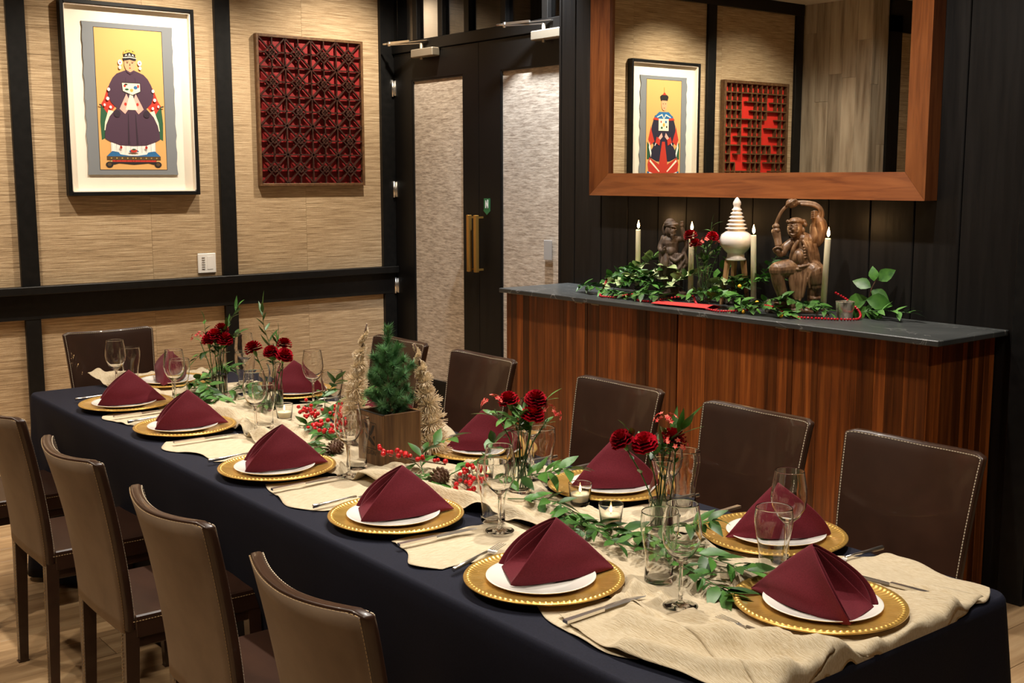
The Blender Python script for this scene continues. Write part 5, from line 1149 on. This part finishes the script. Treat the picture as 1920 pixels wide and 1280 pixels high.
# sideboard vase with flowers
rgv = 9
vase(-3.570, 3.925, CT+.0002, 'tall glass bud vase of red flowers standing on the sideboard', [F('c', -.065, .305, .0), F('c', .03, .300, .03), F('c', -.045, .270, .02), F('f', .0, .285, .03), F('f', .075, .268, .0)],
     [S([(0, .20, 0), (.02, .28, .0), (.03, .37, .0)], 7, 'f', 1.0, 'tall thin green shoot in the sideboard vase'), S([(.0, .19, 0), (.04, .23, 0), (.06, .25, 0)], 10, 's', .7, 'small green leaves on the right of the sideboard vase'), S([(.0, .19, 0), (-.02, .22, .02), (.0, .26, .02)], 10, 's', .6, 'small green leaves in the middle of the sideboard vase')], 6,
     ['dark red carnation at left of the sideboard vase', 'large red carnation at right of the sideboard vase', 'dark red carnation low at left of the sideboard vase', 'coral cluster flower in the middle of the sideboard vase', 'coral cluster flower at far right of the sideboard vase'])
# greenery
rg = random.Random(23); FC = CT+.002; GB = 'ruscus sprigs along the sideboard'
def sb(pts, nl, kinds, lb, s=1.15): sprig([(x, y, FC+z*1.15) for x, y, z in pts], int(nl*1.6), kinds, rg, lb, GB, s=s, floor=FC, droop=-.12, spread=1.1)
sb([(-4.40, 3.90, .01), (-4.28, 3.86, .03), (-4.12, 3.84, .02), (-3.98, 3.80, .01)], 24, 'm', 'leafy sprig at the far left end of the sideboard')
sb([(-4.32, 3.98, .02), (-4.20, 3.98, .08), (-4.05, 3.96, .11)], 22, 'm', 'bushy sprig left of the leftmost taper candle')
sb([(-4.18, 4.00, .03), (-4.10, 4.03, .11), (-4.0, 4.05, .16)], 20, 'mc', 'tall sprig with cream leaves behind the leftmost taper candle', 1.1)
sb([(-4.15, 3.90, .02), (-4.0, 3.90, .07), (-3.85, 3.88, .06)], 24, 'mm', 'bushy sprig in front of the leftmost taper candle')
sb([(-4.05, 3.96, .03), (-3.93, 3.98, .10), (-3.82, 3.95, .13)], 18, 'mc', 'sprig with cream leaves at the foot of the dark statue', 1.1)
sb([(-4.0, 3.83, .01), (-3.85, 3.80, .03), (-3.68, 3.79, .02)], 20, 'm', 'low sprig along the front edge left of the red cloth')
sb([(-3.85, 3.92, .03), (-3.72, 3.92, .09), (-3.62, 3.98, .12)], 20, 'mc', 'bushy sprig between the dark statue and the sideboard vase')
sb([(-3.50, 3.86, .01), (-3.38, 3.85, .05), (-3.22, 3.84, .02)], 22, 'm', 'bushy sprig right of the sideboard vase')
sb([(-3.50, 3.98, .03), (-3.36, 4.0, .10), (-3.22, 3.97, .12)], 20, 'm', 'bushy sprig at the foot of the pagoda')
sb([(-3.42, 4.04, .04), (-3.33, 4.05, .13), (-3.26, 4.05, .20)], 8, 'm', 'upright leaves left of the brown statue', 1.2)
sb([(-3.32, 3.80, .01), (-3.15, 3.79, .03), (-2.98, 3.80, .01)], 20, 'm', 'low sprig along the front edge below the brown statue')
sb([(-3.22, 3.88, .02), (-3.08, 3.87, .06), (-2.92, 3.88, .03)], 22, 'm', 'bushy sprig in front of the brown statue')
sb([(-3.68, 3.95, .02), (-3.55, 4.0, .08), (-3.42, 3.98, .10)], 22, 'mc', 'leafy sprig around the back of the sideboard vase')
sb([(-3.66, 3.86, .02), (-3.55, 3.85, .05), (-3.45, 3.88, .06)], 18, 'm', 'leafy sprig at the front foot of the sideboard vase')
sb([(-4.28, 3.93, .02), (-4.15, 3.95, .06), (-4.0, 3.92, .09), (-3.88, 3.93, .09)], 26, 'mc', 'long sprig with cream leaves across the left end')
sb([(-3.05, 3.93, .02), (-2.95, 3.91, .05), (-2.86, 3.90, .02)], 14, 'm', 'sprig around the foot of the rightmost taper candle', .9)
sb([(-2.80, 4.02, .02), (-2.72, 4.05, .03), (-2.60, 4.07, .03)], 10, 'lm', 'small sprig at the far right end of the sideboard')
sb([(-3.62, 4.04, .05), (-3.56, 4.08, .14), (-3.50, 4.09, .19)], 7, 'b', 'big dark leaves behind the sideboard vase', .8)
mg = thing('leafy_branch', 'big round leaved branch standing at the right end of the sideboard', 'greenery', (-2.80, 4.05, FC))
MB().tube([(0, 0, .002), (.0, .012, .06), (.012, .02, .12), (.03, .03, .165)], [.0032, .003, .0025, .002], 8).obj('stem', 'twig', mg)
bl_ = [leaf_mesh(.115, .078, 'leaf', c) for c in (.08, .25, .4)]
CF = Vector((.55, -.80, .22))      # leaves turn their faces to the room
for k, (p, dr, dz, sc) in enumerate((((.026, .028, .155), .85, .35, .85), ((.02, .024, .15), -.15, 1, .62), ((.012, .02, .125), -1, .35, .80), ((.01, .018, .11), .9, -.35, .85), ((0, .012, .08), -1, -.25, 1.0), ((0, .01, .075), 1, -.10, 1.05), ((0, .006, .05), .8, -.75, .95), ((0, .004, .045), -.75, -.55, .9), ((.0, .0, .03), 1, -.22, .85))):
    d = Vector((.62*dr, .785*dr*.45, dz)); link('leaf', bl_[k % 3], mg, mw=orient(Vector(p)+Vector((.006, -.012, 0))*(k % 3), d, up=CF, roll=rg.uniform(-.35, .35), s=sc*.85))
# red bead garland
def bead_string():
    ctl = [(-4.27, 3.99, .06), (-4.16, 3.87, .012), (-4.08, 3.79, .006), (-4.0, 3.80, .006), (-3.90, 3.83, .02), (-3.84, 3.80, .006), (-3.76, 3.80, .006), (-3.68, 3.86, .02), (-3.6, 3.89, .03), (-3.50, 3.83, .01), (-3.40, 3.78, .006), (-3.30, 3.755, .006), (-3.20, 3.80, .01), (-3.14, 3.86, .03), (-3.06, 3.85, .02), (-2.98, 3.83, .008), (-2.90, 3.86, .006), (-2.80, 3.90, .006), (-2.765, 3.96, .006), (-2.80, 4.02, .02), (-2.87, 4.04, .06), (-2.93, 4.03, .09)]
    t = thing('bead_garland', 'string of shiny red beads winding through the sideboard greenery', 'garland', (0, 0, 0)); P = [Vector((x, y-.028 if y < 3.88 else y-.01, CT+z+(.006 if z > .008 else 0))) for x, y, z in ctl]; Q = []
    for i in range(len(P)-1):
        a, b, c, d = P[max(i-1, 0)], P[i], P[i+1], P[min(i+2, len(P)-1)]
        for k in range(20): u = k/20; Q.append(.5*((2*b)+(c-a)*u+(2*a-5*b+4*c-d)*u*u+(3*b-a-3*c+d)*u**3))
    MB().tube(Q[::5], .0008, 5).obj('thread', 'twig', t); me = MB().ball((0, 0, 0), .0056, 10, 8).mesh('bead', 'bead')
    acc = 0; last = Q[0]; n = 0
    for q in Q:
        acc += (q-last).length; last = q
        if acc >= .0108 and n < 300:
            acc = 0; n += 1; p = q.copy(); p.z = max(p.z, CT+.0058); link('bead', me, t, p)
bead_string()
for k, (x, y, z) in enumerate(((-3.28, 3.83, .105), (-3.17, 3.815, .045), (-3.20, 3.765, .006), (-3.01, 3.775, .007))):
    tag(link('yellow_berry', MB().ball((0, 0, 0), .0085, 12, 8).mesh('yellow_berry', 'yellow'), None, (x, y, CT+z+.003)), ['yellow berry high in the leaves left of the brown statue', 'yellow berry in the leaves at the foot of the brown statue', 'yellow berry on the bead string below the brown statue', 'yellow berry on the worktop edge left of the rightmost candle'][k], 'berry')
# red folded cloth
rc = MB()
def RCl(i, j):
    a = 2*pi*j; x = -3.69+.30*i; return (x, 3.762+.052*cos(a)*(1-.15*i)+.03*i, CT+.0085+(.0065+.005*i)*sin(a)*(1-.5*abs(cos(a))))
rc.grid(RCl, 24, 28); o = rc.obj('folded_cloth', 'redcloth'); solid(o, .0015, 0); tag(o, 'bright red folded napkin lying on the front edge of the sideboard', 'napkin')
